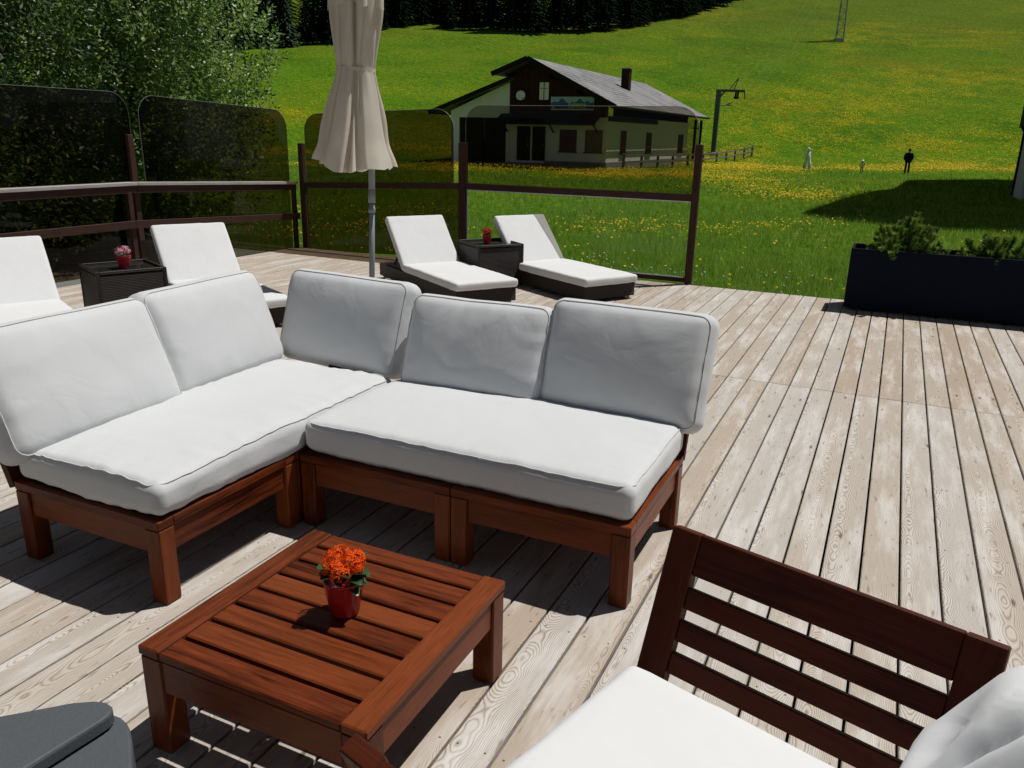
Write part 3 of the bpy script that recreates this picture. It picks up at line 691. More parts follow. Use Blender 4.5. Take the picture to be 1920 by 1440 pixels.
def canopy():
    CREASES = [(.25, .4, .10), (.95, .5, .13), (1.75, .4, .11), (2.5, .45, .12), (3.3, .4, .1), (3.95, .3, .07), (4.18, .34, .06), (4.55, .30, .06), (5.13, .5, .07), (5.36, .55, .08), (5.62, .22, .05)]
    nt, nz = 200, 60; V = []; F = []; z0, z1 = 1.24, 3.2; zt = 2.09
    for i in range(nz+1):
        t = i/nz; z = z0+(z1-z0)*t
        if z < zt: R0 = .15 + .20*((zt-z)/(zt-z0))**.95
        else: R0 = .15 + .065*math.sin(min(1, (z-zt)/.75)*PI/2) if z < 2.85 else .215-.15*(z-2.85)/.35
        tie = math.exp(-((z-zt)/.09)**2); am = .30*(1-.45*tie)
        for k in range(nt):
            a = 2*PI*k/nt; cr = 0; pm = 0
            for q, (c0, dep, wd_) in enumerate(CREASES):
                cc = c0+.10*math.sin(z*1.7+q*2.1); dd = (a-cc+PI) % (2*PI)-PI; cr += dep*math.exp(-(dd/wd_)**2)
            pm = min(abs((a-c0+PI) % (2*PI)-PI) for c0, _, _ in CREASES)
            r = R0*(1.06-(.62 if z < zt else .5)*cr*(1-.4*tie)+.012*math.sin(a*7+q)*(1-t)) + .024*mn.noise(Vector((math.cos(a)*2.2, math.sin(a)*2.2, z*3)))
            dz = 0
            if i < 8: dz = (1-i/8)*(.03-.07*min(pm, .45)+.02*math.sin(a*2.3) + .10*max(0, -(math.cos(a)*Rh[0]+math.sin(a)*Rh[1])) + .04*max(0, (math.cos(a)*Rh[0]+math.sin(a)*Rh[1])))
            V.append((ax.x+r*math.cos(a)+.02*Rh[0]*(z-zt), ax.y+r*math.sin(a)+.02*Rh[1]*(z-zt), z+dz))
    for i in range(nz):
        for k in range(nt): F.append([i*nt+k, i*nt+(k+1) % nt, (i+1)*nt+(k+1) % nt, (i+1)*nt+k])
    mb = MB(); mb.add(V, F); c = mb.build('canopy', M['canvas'], P0, True)
    # vent flap over the crown
    mb = MB(); V = []; F = []
    for i in range(9):
        z = 2.60+.55*i/8
        for k in range(nt):
            a = 2*PI*k/nt; wv = a*6+1.5*math.sin(a*2+1); s1 = math.sin(wv); r = (.245-.11*(i/8)**1.5)*(1-.08+.17*math.copysign(abs(s1)**.6, s1))
            V.append((ax.x+r*math.cos(a), ax.y+r*math.sin(a), z-(.03*(1+s1)*.8 if i == 0 else 0)))
    for i in range(8):
        for k in range(nt): F.append([i*nt+k, i*nt+(k+1) % nt, (i+1)*nt+(k+1) % nt, (i+1)*nt+k])
    mb.add(V, F); mb.build('vent', M['canvas'], c, True)
    mb = MB(); V = []; F = []
    for i, (z, e) in enumerate(((2.075, 0), (2.075, .004), (2.105, .004), (2.105, 0))):
        for k in range(48):
            a = 2*PI*k/48; r = .163+e; V.append((ax.x+r*math.cos(a), ax.y+r*math.sin(a), z))
    for i in range(4):
        for k in range(48): F.append([i*48+k, i*48+(k+1) % 48, ((i+1) % 4)*48+(k+1) % 48, ((i+1) % 4)*48+k])
    mb.add(V, F); mb.build('strap', M['canvas'], P0)
canopy()
# ------------------------------------------------------------------ loungers and wicker tables
def uvbox(mb, c, size, bev=.004):
    """box with metre uv on the sides so the weave has one scale"""
    hx, hy, hz = (q/2 for q in size); cx, cy_, cz = c
    f = lambda pts, uv: mb.quad(pts, uv)
    for s in (-1, 1):
        pts = [(cx+hx*i, cy_+hy*s, cz+hz*j) for i, j in ((-1, -1), (1, -1), (1, 1), (-1, 1))]; f(pts if s < 0 else pts[::-1], [(p[0], p[2]) for p in (pts if s < 0 else pts[::-1])])
        pts = [(cx+hx*s, cy_+hy*i, cz+hz*j) for i, j in ((-1, -1), (1, -1), (1, 1), (-1, 1))]; f(pts if s > 0 else pts[::-1], [(p[1], p[2]) for p in (pts if s > 0 else pts[::-1])])
        pts = [(cx+hx*i, cy_+hy*j, cz+hz*s) for i, j in ((-1, -1), (1, -1), (1, 1), (-1, 1))]; f(pts if s > 0 else pts[::-1], [(p[0], p[1]) for p in (pts if s > 0 else pts[::-1])])
def make_lounger(label, loc, rz, seed):
    t = thing('sun_lounger', label, 'sun lounger', loc, rz, 'white sun loungers along the railing')
    mb = MB(); W_ = .66
    for s in (-1, 1): uvbox(mb, (.30, s*(W_/2-.02), .103), (1.92, .04, .135))
    uvbox(mb, (1.24, 0, .103), (.04, W_-.08, .135)); uvbox(mb, (-.64, 0, .103), (.04, W_-.08, .135)); uvbox(mb, (.62, 0, .150), (1.2, W_-.08, .02))
    mb.build('wicker_base', M['wicker'], t)
    for (fx, fy) in ((1.20, .27), (1.20, -.27), (-.6, .27), (-.6, -.27)):
        mb = MB(); mb.box((fx, fy, .018), (.06, .06, .036), .004); mb.build('foot', M['grey_pole'], t)
    ba = math.radians(47); Tb_ = Matrix.Translation((0, 0, .172)) @ Matrix.Rotation(ba, 4, 'Y')
    mb = MB(Tb_); uvbox(mb, (-.33, 0, -.012), (.66, W_-.03, .022)); bf = mb.build('back_frame', M['wicker'], t)
    px, pz = -.42*math.cos(ba), .172+.42*math.sin(ba)-.02
    for s in (-1, 1): mb = MB(); mb.beam((px, s*.2, pz-.02), (-.52, s*.2, .165), .022, .022); mb.build('strut', M['wicker'], t)
    cushion('mattress', 1.27, .69, .078, Matrix.Translation((.655, 0, .213)), M['lounger'], t, .026, .008, 0, .004, seed, .03, False, False)
    cushion('back_mattress', .68, .69, .078, Tb_ @ Matrix.Translation((-.335, 0, .043)), M['lounger'], t, .026, .006, 0, .0045, seed+1, .03, False, False)
    return t
make_lounger('sun lounger just right of the parasol mast, left of the red flower', (-4.49, 7.51, 0), -.595, 31)
make_lounger('sun lounger against the clear glass pane, the farthest right one', (-3.57, 8.34, 0), -.546, 34)
make_lounger('sun lounger with its raised back right of the pink flowers', (-5.78, 5.55, 0), -.497, 37)
make_lounger('sun lounger cut by the frame, left of the pink flowers', (-6.19, 3.94, 0), -.441, 40)
def wicker_table(label, loc, rz, S=.55, H=.46):
    t = thing('wicker_table', label, 'side table', (*loc, 0), rz, 'wicker tables between the loungers')
    mb = MB(); h = S/2
    for s in (-1, 1):
        uvbox(mb, (0, s*(h-.012), H/2-.01), (S-.05, .02, H-.05)); uvbox(mb, (s*(h-.012), 0, H/2-.01), (.02, S-.05, H-.05))
    uvbox(mb, (0, 0, H-.05), (S-.06, S-.06, .02))
    mb.build('woven_side', M['wicker'], t)
    mb = MB()
    for sx in (-1, 1):
        for sy in (-1, 1): mb.box((sx*(h-.012), sy*(h-.012), H/2), (.028, .028, H), .004)
    for s in (-1, 1):
        mb.box((0, s*(h-.011), H-.012), (S-.05, .024, .026), .004); mb.box((s*(h-.011), 0, H-.012), (.024, S-.05, .026), .004)
    mb.build('frame', M['wicker'], t)
    mb = MB(); mb.box((0, 0, H-.022), (S-.048, S-.048, .006), .001); mb.build('glass_top', M['glasstop'], t)
    return t
gt = NT('smoked_table_glass', .06, .6); gt.col((.02, .022, .02)); M['glasstop'] = gt.m
wicker_table('wicker table between the two loungers by the clear glass, under the red flower', (-4.0, 7.97), -.646)
wicker_table('wicker table behind the left sofa cushions, under the pink flowers', (-5.90, 4.76), -.42)
pot_plant('red pot of small red flowers on the wicker table', (-4.02, 7.93, .441), .92, M['red_petal'], .98, 5, big=False)
pot_plant('red pot of pale pink flowers on the wicker table', (-5.86, 4.75, .441), 1.05, M['pink'], .9, 6, big=False)
# ------------------------------------------------------------------ railings with tinted glass
def zc(x, z): return z - .10*max(0, (-4.96-x)/2.55)          # the back rail dips towards the far corner
def zl(y, z): return z - .10*max(0, (y-6.4)/2.6)
def pane(name, a, b, z0, z1, rl, rr, mat, parent, zf, th=.008):
    """upright glass sheet from a to b (xy) with rounded upper corners"""
    a, b = Vector(a), Vector(b); d = (b-a); Ln = d.length; d.normalize(); n_ = 8; P = [(0, z0), (Ln, z0)]
    P += [(Ln-rr+rr*math.cos(PI/2*i/n_), z1-rr+rr*math.sin(PI/2*i/n_)) for i in range(n_+1)] if rr else [(Ln, z1)]
    P += [(rl+rl*math.cos(PI/2+PI/2*i/n_), z1-rl+rl*math.sin(PI/2+PI/2*i/n_)) for i in range(n_+1)] if rl else [(0, z1)]
    nr = Vector((-d.y, d.x)); V = []
    for s in (-th/2, th/2):
        for (q, z) in P:
            p = a+d*q+nr*s; V.append((p.x, p.y, zf(p, z)))
    m_ = len(P); F = [list(range(m_))[::-1], list(range(m_, 2*m_))]+[[i, (i+1) % m_, m_+(i+1) % m_, m_+i] for i in range(m_)]
    mb = MB(); mb.add(V, F); o = mb.build(name, mat, parent, world=True)
    # polished edge seen as a pale line
    mb = MB(); pts = [Vector(((a+d*q).x, (a+d*q).y, zf(a+d*q, z))) for (q, z) in P[1:]+[P[0]]]
    mb.tube(pts, .0035, 5, cap=False); mb.build('polished_edge', M['edge'], o, world=True)
    return o
eg = NT('glass_edge', .25, .6); eg.col((.22, .22, .2)); M['edge'] = eg.m
YB = 9.115
RB = thing('glass_railing', 'brown glazed railing along the back edge of the deck', 'railing', (-5, YB, 0))
fB = lambda p, z: zc(p.x, z)
for (x, zt_) in ((-7.49, 1.52), (-4.965, 1.49), (-2.03, 1.535)):
    mb = MB(); zz = zc(x, zt_); mb.box((x, YB, (zz-.3)/2), (.075 if x != -4.965 else .10, .075, zz+.3), .005); mb.build('post', M['rail'], RB, world=True)
for (x0, x1) in ((-7.45, -5.02), (-4.91, -2.07)):
    mb = MB(); mb.beam((x0, YB, zc(x0, .965)), (x1, YB, zc(x1, .965)), .06, .075); mb.build('rail', M['rail'], RB, world=True)
mb = MB(); mb.beam((-4.91, YB, .045), (-2.07, YB, .045), .05, .05); mb.build('bottom_rail', M['rail'], RB, world=True)
pane('upper_pane', (-7.42, YB), (-5.10, YB), 1.0, 1.895, .22, .25, M['glass'], RB, fB); pane('upper_pane', (-4.93, YB), (-2.05, YB), 1.0, 1.925, .22, .25, M['glass_light'], RB, fB)
pane('lower_pane', (-7.44, YB), (-5.02, YB), .06, .93, 0, 0, M['glass'], RB, fB); pane('lower_pane', (-4.91, YB), (-2.07, YB), .07, .93, 0, 0, M['clear'], RB, fB)
mb = MB()
for a, b in (((-4.905, YB, .07), (-4.905, YB, .925)), ((-2.075, YB, .9), (-2.075, YB, .98)), ((-4.9, YB-.02, .922), (-2.08, YB-.02, .922)), ((-4.9, YB-.02, .075), (-2.08, YB-.02, .075))): mb.beam(a, b, .016, .014)
mb.build('glazing_bead', M['alu'], RB, world=True)
XL = -7.62
RL = thing('glass_railing', 'brown glazed railing with a bleached handrail along the left side of the deck', 'railing', (XL, 4, 0))
fL = lambda p, z: zl(p.y, z)
for (y, zt_) in ((6.45, 1.51), (3.3, 1.51), (.2, 1.51), (-2.8, 1.51)):
    mb = MB(); mb.box((XL-.03, y, (zt_-.3)/2), (.075, .075, zt_+.3), .005); mb.build('post', M['rail'], RL, world=True)
for y in (9.0, 6.30, 3.2, .1):
    mb = MB(); zz = zl(y, .93); mb.box((XL+.05, y, (zz-.25)/2), (.05, .06, zz+.25), .004); mb.build('baluster', M['rail'], RL, world=True)
mb = MB(); mb.beam((XL+.03, -2.9, .995), (XL+.03, 6.4, .995), .13, .034); mb.beam((XL+.03, 6.405, .995), (XL+.03, 9.06, zl(9.06, .995)), .13, .034); mb.build('handrail', M['rail_grey'], RL, world=True)
mb = MB(); mb.beam((XL+.05, -2.9, .938), (XL+.05, 6.4, .938), .045, .08); mb.beam((XL+.05, 6.405, .938), (XL+.05, 9.04, zl(9.04, .938)), .045, .08); mb.build('rail', M['rail'], RL, world=True)
mb = MB(); mb.beam((XL+.095, -2.9, .585), (XL+.095, 6.3, .565), .035, .085); mb.beam((XL+.095, 6.302, .565), (XL+.095, 9.04, zl(9.04, .545)), .035, .085); mb.build('middle_rail', M['rail'], RL, world=True)
pane('upper_pane', (XL-.035, 9.03), (XL-.035, 6.62), 1.0, 1.94, .24, .22, M['glass'], RL, fL); pane('upper_pane', (XL-.035, 6.49), (XL-.035, 3.35), 1.0, 1.94, .22, .22, M['glass'], RL, fL); pane('upper_pane', (XL-.035, 3.24), (XL-.035, .25), 1.0, 1.94, .22, .22, M['glass'], RL, fL)
for (y0, y1) in ((9.03, 6.5), (6.41, 3.35), (3.25, .25)): pane('lower_pane', (XL-.035, y0), (XL-.035, y1), .05, .91, 0, 0, M['glass'], RL, fL)
# ------------------------------------------------------------------ planter with dwarf pines
Pl = thing('planter', 'long dark navy metal planter box at the back edge of the deck', 'planter', (1.0, 8.76, 0))
mb = MB(); px0, px1, py0, py1, ph = -.33, 2.5, 8.515, 8.985, .60
mb.box(((px0+px1)/2, py0+.012, .02+ph/2), (px1-px0, .024, ph-.02), .003); mb.box(((px0+px1)/2, py1-.012, .02+ph/2), (px1-px0, .024, ph-.02), .003)
for x in (px0+.012, px1-.012): mb.box((x, (py0+py1)/2, .02+ph/2), (.024, py1-py0-.05, ph-.02), .003)
for x in (.62, 1.56): mb.box((x, (py0+py1)/2, .52), (.012, py1-py0-.05, .14), .002)
mb.build('shell', M['navy'], Pl, world=True)
for i in range(5): mb = MB(); mb.box((px0+.25+i*.58, 8.75, .018), (.05, .4, .034), .002); mb.build('foot', M['navy'], Pl, world=True)
mb = MB(); mb.box(((px0+px1)/2, 8.75, .43), (px1-px0-.06, py1-py0-.06, .06), .01); mb.build('soil', M['soil'], Pl, world=True)
def dwarf_pine(label, loc, W_, H_, n, seed):
    rd = random.Random(seed); t = thing('dwarf_pine', label, 'dwarf pine', loc, 0, 'dwarf pines in the navy planter'); V = []; F = []; B = []; st = MB()
    for k in range(n):
        a = rd.uniform(0, 2*PI); el = rd.uniform(.25, 1.5); Ls = rd.uniform(.6, 1.05)
        if k < 3: Ls *= 1.28
        d = Vector((math.cos(a)*math.cos(el)*W_, math.sin(a)*math.cos(el)*W_*.7, math.sin(el)*H_))*Ls
        b0 = Vector((rd.uniform(-.12, .12)*W_, rd.uniform(-.1, .1)*W_, 0)); pts = [b0+d*q+Vector((0, 0, .07*H_*math.sin(PI*q))) for q in (0, .35, .7, 1)]
        tip = pts[-1]+Vector((d.x*.06, d.y*.06, rd.uniform(.02, .07))); pts.append(tip); st.tube(pts, [.007, .006, .005, .004, .002], 4, cap=False)
        young = rd.random()
        for q in range(190):
            s = rd.uniform(.25, 1)**.7; i = min(3, int(s*4)); f = s*4-i; p = pts[i].lerp(pts[i+1], f); ax_ = (pts[i+1]-pts[i]).normalized()
            th = rd.uniform(0, 2*PI); o1 = ax_.orthogonal().normalized(); o2 = ax_.cross(o1); nd = (ax_*rd.uniform(.5, 1.1)+o1*math.cos(th)+o2*math.sin(th)*1).normalized()
            ln = rd.uniform(.03, .055); wv = nd.orthogonal().normalized()*.0046; o = len(V); V += [p-wv, p+wv, p+nd*ln]; F.append([o, o+1, o+2]); B.append(min(1, .2+.6*s*young+rd.uniform(-.2, .25)))
    np_mesh('needles', np.array([tuple(v) for v in V]), np.array(F), M['mugo'], np.clip(B, 0, 1), t)
    st.build('stems', M['bark'], t); return t
dwarf_pine('bushy dwarf pine near the left end of the planter', (.14, 8.74, .45), .39, .39, 90, 1)
dwarf_pine('smaller dwarf pine in the planter, right of the bushy one', (.90, 8.74, .45), .32, .30, 74, 2)
dwarf_pine('dwarf pine at the planter end beyond the frame', (1.95, 8.74, .45), .4, .42, 40, 3)
sp = thing('potted_palm', 'spiky potted palm standing on the deck to the right', 'potted palm', (1.75, 6.75, 0))
mb = MB(); mb.lathe([(.001, 0), (.16, 0), (.2, .35), (.19, .36), (.17, .33), (.001, .33)], 24); mb.build('pot', M['navy'], sp, True)
mb = MB(); mb.tube([(0, 0, .33), (.02, 0, .95)], .03, 8)
mb.build('trunk', M['bark'], sp, True); mb = MB()
for k in range(46):
    a = random.uniform(0, 2*PI); el = random.uniform(-.3, 1.4); d = Vector((math.cos(a)*math.cos(el), math.sin(a)*math.cos(el), math.sin(el)))*random.uniform(.3, .42); s = Vector((-math.sin(a), math.cos(a), 0))*.012; b0 = Vector((.02, 0, .95)); mb.add([b0-s, b0+s, b0+d], [[0, 1, 2]])
mb.build('fronds', M['mugo'], sp)
# ------------------------------------------------------------------ chalet
H0 = thing('chalet', 'white chalet with dark gable and grey tiled roof at the foot of the hill', 'chalet', (-20, 60, -.3))
X0, X1, XM, YF, YR = -27.5, -16.6, -23.2, 48.8, 69.6
mb = MB(); mb.box(((XM+X1)/2, (YF+YR)/2, 1.05), (X1-XM, YR-YF, 3.5), .01); mb.build('wall', M['plaster'], H0, world=True)
# lean-to garage wing
mb = MB(); T = Matrix(((1, 0, 0, 0), (0, 0, 1, 0), (0, 1, 0, 0), (0, 0, 0, 1)))
mb.prism([(X0, -.8), (-26.9, -.8), (-26.9, 2.6), (XM-.25, 2.6), (XM-.25, -.8), (XM-.004, -.8), (XM-.004, 4.75), (X0, 3.0)], YF+.003, YF+.25, T=T)
mb.box((X0+.12, (YF+YR)/2+.13, 1.1), (.24, YR-YF-.27, 3.9), .01); mb.build('garage_wall', M['plaster'], H0, world=True)
mb = MB()
for i in range(4): mb.box((-26.9+.86*(i+.5), YF+.14, .85), (.83, .05, 3.45), .01)
mb.build('garage_door', M['black_timber'], H0, world=True)
# gable storey in dark timber
mb = MB(); zb = 2.78
for i in range(34):
    x = XM-.0+(X1-XM)*(i+.5)/34; zt_ = 6.0-.44*(x+21.6) if x > -21.6 else 6.0-.36*(-21.6-x); zt_ = min(zt_, 6.0)
    mb.box((x, YF-.03, (zb+zt_)/2-.1), ((X1-XM)/34-.008, .07, zt_-zb), .006)
mb.build('gable', M['dark_timber'], H0, world=True)
mb = MB(); mb.prism([(XM+.05, 2.8), (X1-.05, 2.8), (X1-.05, 3.55), (-21.6, 5.75), (XM+.05, 5.25)], YR-.2, YR-.05, T=T); mb.prism([(XM+.05, 2.81), (X1-.05, 2.81), (X1-.05, 3.6), (-21.6, 5.75), (XM+.05, 5.25)], YF+.05, YF+.2, T=T); mb.build('gable_core', M['dark_timber'], H0, world=True)
def roof_slab(mb, xa, za, xb, zb_, y0, y1, th=.16, mi=0):
    """sloping slab between (xa,za) and (xb,zb)"""
    L_ = math.hypot(xb-xa, zb_-za); n_ = Vector((-(zb_-za), 0, xb-xa)).normalized(); n_ = n_ if n_.z > 0 else -n_
    P = [Vector((xa, y0, za)), Vector((xb, y0, zb_)), Vector((xb, y1, zb_)), Vector((xa, y1, za))]; Q = [p-n_*th for p in P]
    F = [[0, 1, 2, 3], [7, 6, 5, 4], [0, 4, 5, 1], [1, 5, 6, 2], [2, 6, 7, 3], [3, 7, 4, 0]]
    uvt = [(y0, 0), (y0, L_), (y1, L_), (y1, 0)]; mb.add(P+Q, F, [uvt]+[[(0, 0)]*4]*5, None, mi)
    return n_
rf = MB(); YE0, YE1 = YF-1.03, 73.4
roof_slab(rf, -21.6, 6.12, -15.8, 3.34, YE0, YE1); roof_slab(rf, -21.602, 6.12, -24.0, 5.26, YE0, YE1)
roof_slab(rf, -22.9, 5.02, -28.85, 2.92, YE0+.45, 70.2)
ro = rf.build('roof', M['roof'], H0, world=True)
mb = MB()
for (xa, za, xb, zb_) in ((-21.6, 6.14, -15.78, 3.35), (-21.6, 6.14, -24.03, 5.26)): mb.beam((xa, YE0-.03, za-.1), (xb, YE0-.03, zb_-.1), .05, .3)
mb.beam((-22.9, YE0+.42, 4.96), (-28.88, YE0+.42, 2.85), .05, .26)
for x, z in ((-16.7, 3.45), (-18.4, 4.25), (-20.2, 5.1), (-23.0, 5.25)): mb.beam((x, YE0, z-.12), (x, YF-.06, z-.12), .14, .18)
mb.tube([(-15.74, YE0, 3.26), (-15.74, YE1, 3.26)], .07, 8)
mb.build('eaves', M['black_timber'], ro, world=True)
mb = MB(); mb.box((-19.15, 60, 5.55), (.58, .6, 1.5), .01); ch = mb.build('chimney', M['dark_timber'], ro, world=True)
mb = MB(); mb.box((-19.15, 60, 6.33), (.72, .74, .06), .01); mb.build('chimney_cap', M['steel'], ch, world=True)
mb = MB(); roof_slab(mb, 0, 0, 1, 0, 0, 1) if False else None
cn = [(-23.75, YF-1.3, 2.28), (-17.0, YF-1.3, 2.28), (-17.0, YF-.08, 2.86), (-23.75, YF-.08, 2.86)]
mb.add(cn+[(p[0], p[1], p[2]-.09) for p in cn], [[0, 1, 2, 3], [7, 6, 5, 4], [0, 4, 5, 1], [1, 5, 6, 2], [2, 6, 7, 3], [3, 7, 4, 0]])
for x in (-23.3, -20.1, -17.2): mb.beam((x, YF-.05, 1.75), (x, YF-1.0, 2.36), .08, .08)
mb.build('porch_roof', M['black_timber'], H0, world=True)
mb = MB(); mb.box(((-20.67+X1)/2, YF-.03, -.22), (X1+20.67+.04, .07, .5), .01); mb.box((-22.1, YF-.25, -.28), (3.0, .5, .3), .02); mb.box((X1+.02, (YF+YR)/2, -.2), (.05, YR-YF, .5), .01); mb.build('plinth', M['stone'], H0, world=True)
for (x0, x1) in ((-22.64, -21.72), (-21.56, -20.68)):
    mb = MB(); mb.box(((x0+x1)/2, YF-.02, 1.06), (x1-x0, .08, 2.08), .01); dr = mb.build('door', M['black_timber'], H0, world=True)
    mb = MB(); mb.box((x1-.12, YF-.09, 1.0), (.05, .06, .14), .01); mb.build('handle', M['steel'], dr, world=True)
for (x0, x1, m_) in ((-19.7, -18.56, 'shutter'), (-18.0, -16.86, 'shutter2')):
    mb = MB(); xm = (x0+x1)/2
    for q in (-1, 1): mb.box((xm+q*(x1-x0)/4, YF-.02, 1.29), ((x1-x0)/2-.01, .07, 1.3), .01)
    wd_ = mb.build('window', M[m_], H0, world=True); mb = MB(); mb.box((xm, YF-.07, .6), (x1-x0+.1, .16, .06), .01); mb.build('sill', M['dark_timber'], wd_, world=True)
mb = MB(); mb.box((-20.82, YF-.08, 4.2), (.62, .06, 1.02), .01); wd_ = mb.build('window', M['white'], H0, world=True)
mb = MB(); mb.box((-20.82, YF-.115, 4.2), (.05, .02, 1.0), .004); mb.box((-20.96, YF-.112, 4.35), (.24, .02, .03), .004); mb.box((-20.68, YF-.112, 4.35), (.24, .02, .03), .004); mb.build('frame', M['dark_timber'], wd_, world=True)
for (y0, y1, z0, z1) in ((51.2, 53.0, .57, 1.96), (56.95, 59.05, .5, 1.9), (66.0, 68.6, .5, 1.86)):
    mb = MB(); mb.box((X1+.01, (y0+y1)/2, (z0+z1)/2), (.08, (y1-y0)*.62, z1-z0), .01); wd_ = mb.build('window', M['shutter'], H0, world=True)
    mb = MB(); mb.box((X1+.06, (y0+y1)/2, z0-.04), (.16, (y1-y0)*.7, .06), .01); mb.build('sill', M['dark_timber'], wd_, world=True)
mb = MB(); mb.box((X1+.03, 54.4, 2.63), (.08, 11, .3), .01)
for y in (70.9, 73.0): mb.box((-16.3, y, 1.2), (.2, .2, 3.8), .01)
mb.beam((-16.2, 69.7, 2.4), (-16.2, 73.1, 2.4), .1, .1); mb.build('porch_post', M['black_timber'], H0, world=True)
# banner, dish
Bn = thing('banner', 'blue mountain banner reading OFFICE on the chalet gable', 'banner', (-18.9, YF-.14, 3.48))
mb = MB(); mb.box((-18.9, YF-.13, 3.48), (2.84, .05, .78), .006); mb.build('panel', M['sign_sky'], Bn, world=True)
def flat(poly, m_, name, off): 
    mb = MB(); mb.prism([(-18.9+x, 3.48+z) for x, z in poly], YF-.157-off-.006, YF-.157-off, T=T); return mb.build(name, m_, Bn, world=True)
flat([(-1.4, -.2), (-1.4, .02), (-1.15, .12), (-.95, .06), (-.72, .3), (-.6, .27), (-.42, .1), (-.2, -.02), (0, .1), (.12, .04), (.3, .12), (.48, .28), (.6, .2), (.78, .06), (1.0, .16), (1.2, .04), (1.4, .1), (1.4, -.2)], M['sign_blue'], 'mountains', 0)
flat([(-1.4, -.31), (-1.4, -.12), (-.9, -.06), (-.3, -.14), (.1, -.08), (.6, -.02), (1.0, -.1), (1.4, -.04), (1.4, -.31)], M['sign_dark'], 'foothills', .008)
flat([(-1.4, -.385), (-1.4, -.315), (1.4, -.315), (1.4, -.385)], M['white'], 'stripe', 0)
flat([(-1.3, .3), (-1.06, .3), (-1.18, .1)], M['white'], 'emblem', .008); flat([(-1.25, .27), (-1.11, .27), (-1.18, .16)], M['sign_dark'], 'emblem_core', .016)
flat([(-1.32, -.28), (-1.25, -.12), (-1.18, -.28)], M['white'], 'logo', .016)
def lettering(txt, size, x, z, mat, off, parent, name):
    cu = bpy.data.curves.new(name, 'FONT'); cu.body = txt; cu.size = size; cu.extrude = .004; cu.align_x = 'CENTER'; cu.offset = .012*size/.3
    to = bpy.data.objects.new('tmp', cu); C.objects.link(to); dg = bpy.context.evaluated_depsgraph_get(); me = bpy.data.meshes.new_from_object(to.evaluated_get(dg))
    bpy.data.objects.remove(to); me.materials.append(mat); o = bpy.data.objects.new(name, me); C.objects.link(o)
    me.transform(Matrix.Translation((x, YF-.175-off, z)) @ Matrix.Rotation(PI/2, 4, 'X')); o.parent = parent; o.matrix_parent_inverse = base_inv(parent); return o
lettering('OFFICE', .37, -18.55, 3.2, M['sign_lime'], .004, Bn, 'lettering')
Ds = thing('satellite_dish', 'round white satellite dish on the dark chalet gable', 'satellite dish', (-22.2, YF-.1, 3.8))
mb = MB(Matrix.Translation((-.05, -.35, .12)) @ Matrix.Rotation(math.radians(12), 4, 'Z') @ Matrix.Rotation(math.radians(76), 4, 'X')); mb.lathe([(.001, -.07), (.15, -.05), (.26, 0), (.30, .04), (.29, .045), (.15, -.03), (.001, -.05)], 24); mb.build('dish', M['white'], Ds, True)
mb = MB(); mb.beam((.1, 0, -.1), (-.03, -.3, .05), .05, .05); mb.beam((0, -.3, 0), (.28, -.55, -.1), .03, .03); mb.box((.28, -.55, -.08), (.09, .09, .09), .01); mb.build('bracket', M['steel'], Ds)
# rail fence beside the chalet
Fn = thing('rail_fence', 'grey wooden rail fence along the right wall of the chalet', 'fence', (-15, 60, -.5))
fp = [(-16.2, 51.2), (-15.9, 54.2), (-15.6, 57.2), (-15.3, 60.2), (-14.9, 63.2), (-14.4, 66.2), (-13.9, 69.0), (-13.6, 71.5), (-13.3, 73.8), (-12.9, 75.8), (-12.5, 77.6)]
top = []
for (x, y) in fp:
    z = float(terr(x, y)); mb = MB(); mb.box((x, y, z+.45), (.16, .16, 1.1), .02); mb.build('post', M['fence_wood'], Fn, world=True); top.append(Vector((x+.1, y, z)))
for hz in (.48, .88):
    mb = MB()
    for a, b in zip(top[:-1], top[1:]): mb.beam(a+Vector((0, 0, hz)), b+Vector((0, 0, hz)), .06, .12)
    mb.build('rail', M['fence_wood'], Fn, world=True)
Fl = thing('rail_fence', 'short pole fence at the forest edge above the meadow on the left', 'fence', (-88.5, 108, 13.6))
for q in (0, .33, .66, 1):
    x, y = -89.4+1.6*q, 104.5+7.5*q; z = float(terr(x, y)); mb = MB(); mb.box((x, y, z+.5), (.2, .2, 1.2), .02); mb.build('post', M['fence_wood'], Fl, world=True)
mb = MB(); za, zb_ = float(terr(-89.4, 104.5)), float(terr(-87.8, 112)); mb.beam((-89.4, 104.5, za+.95), (-87.8, 112, zb_+.95), .15, .2); mb.beam((-89.4, 104.5, za+.5), (-87.8, 112, zb_+.5), .12, .16); mb.build('rail', M['fence_wood'], Fl, world=True)
# ------------------------------------------------------------------ ski lift
LP = (-15.8, 76.7); lz = float(terr(*LP))
Lp = thing('lift_post', 'grey green ski lift post with a cross arm beside the chalet', 'lift post', (*LP, lz)); RhV = Vector((Rh[0], Rh[1], 0)); FhV = Vector((Fh[0], Fh[1], 0))
mb = MB(); mb.box((0, 0, 2.7), (.4, .4, 5.8), .02); mb.build('post', M['lift'], Lp)
mb = MB(); mb.beam(RhV*-.15+Vector((0, 0, 5.5)), RhV*2.3+Vector((0, 0, 5.5)), .26, .22); mb.beam(RhV*.2+Vector((0, 0, 5.0)), RhV*.55+Vector((0, 0, 5.45)), .12, .12); mb.beam(RhV*2.28+Vector((0, 0, 5.5)), RhV*2.4+Vector((0, 0, 4.8)), .08, .08); mb.build('cross_arm', M['lift'], Lp)
mb = MB(); mb.beam(RhV*.95+Vector((0, 0, 5.6)), RhV*1.65+Vector((0, 0, 6.6)), .07, .07); mb.beam(RhV*1.35+Vector((0, 0, 5.6)), RhV*1.65+Vector((0, 0, 6.6)), .07, .07); mb.build('bracket', M['lift'], Lp)
mb = MB()
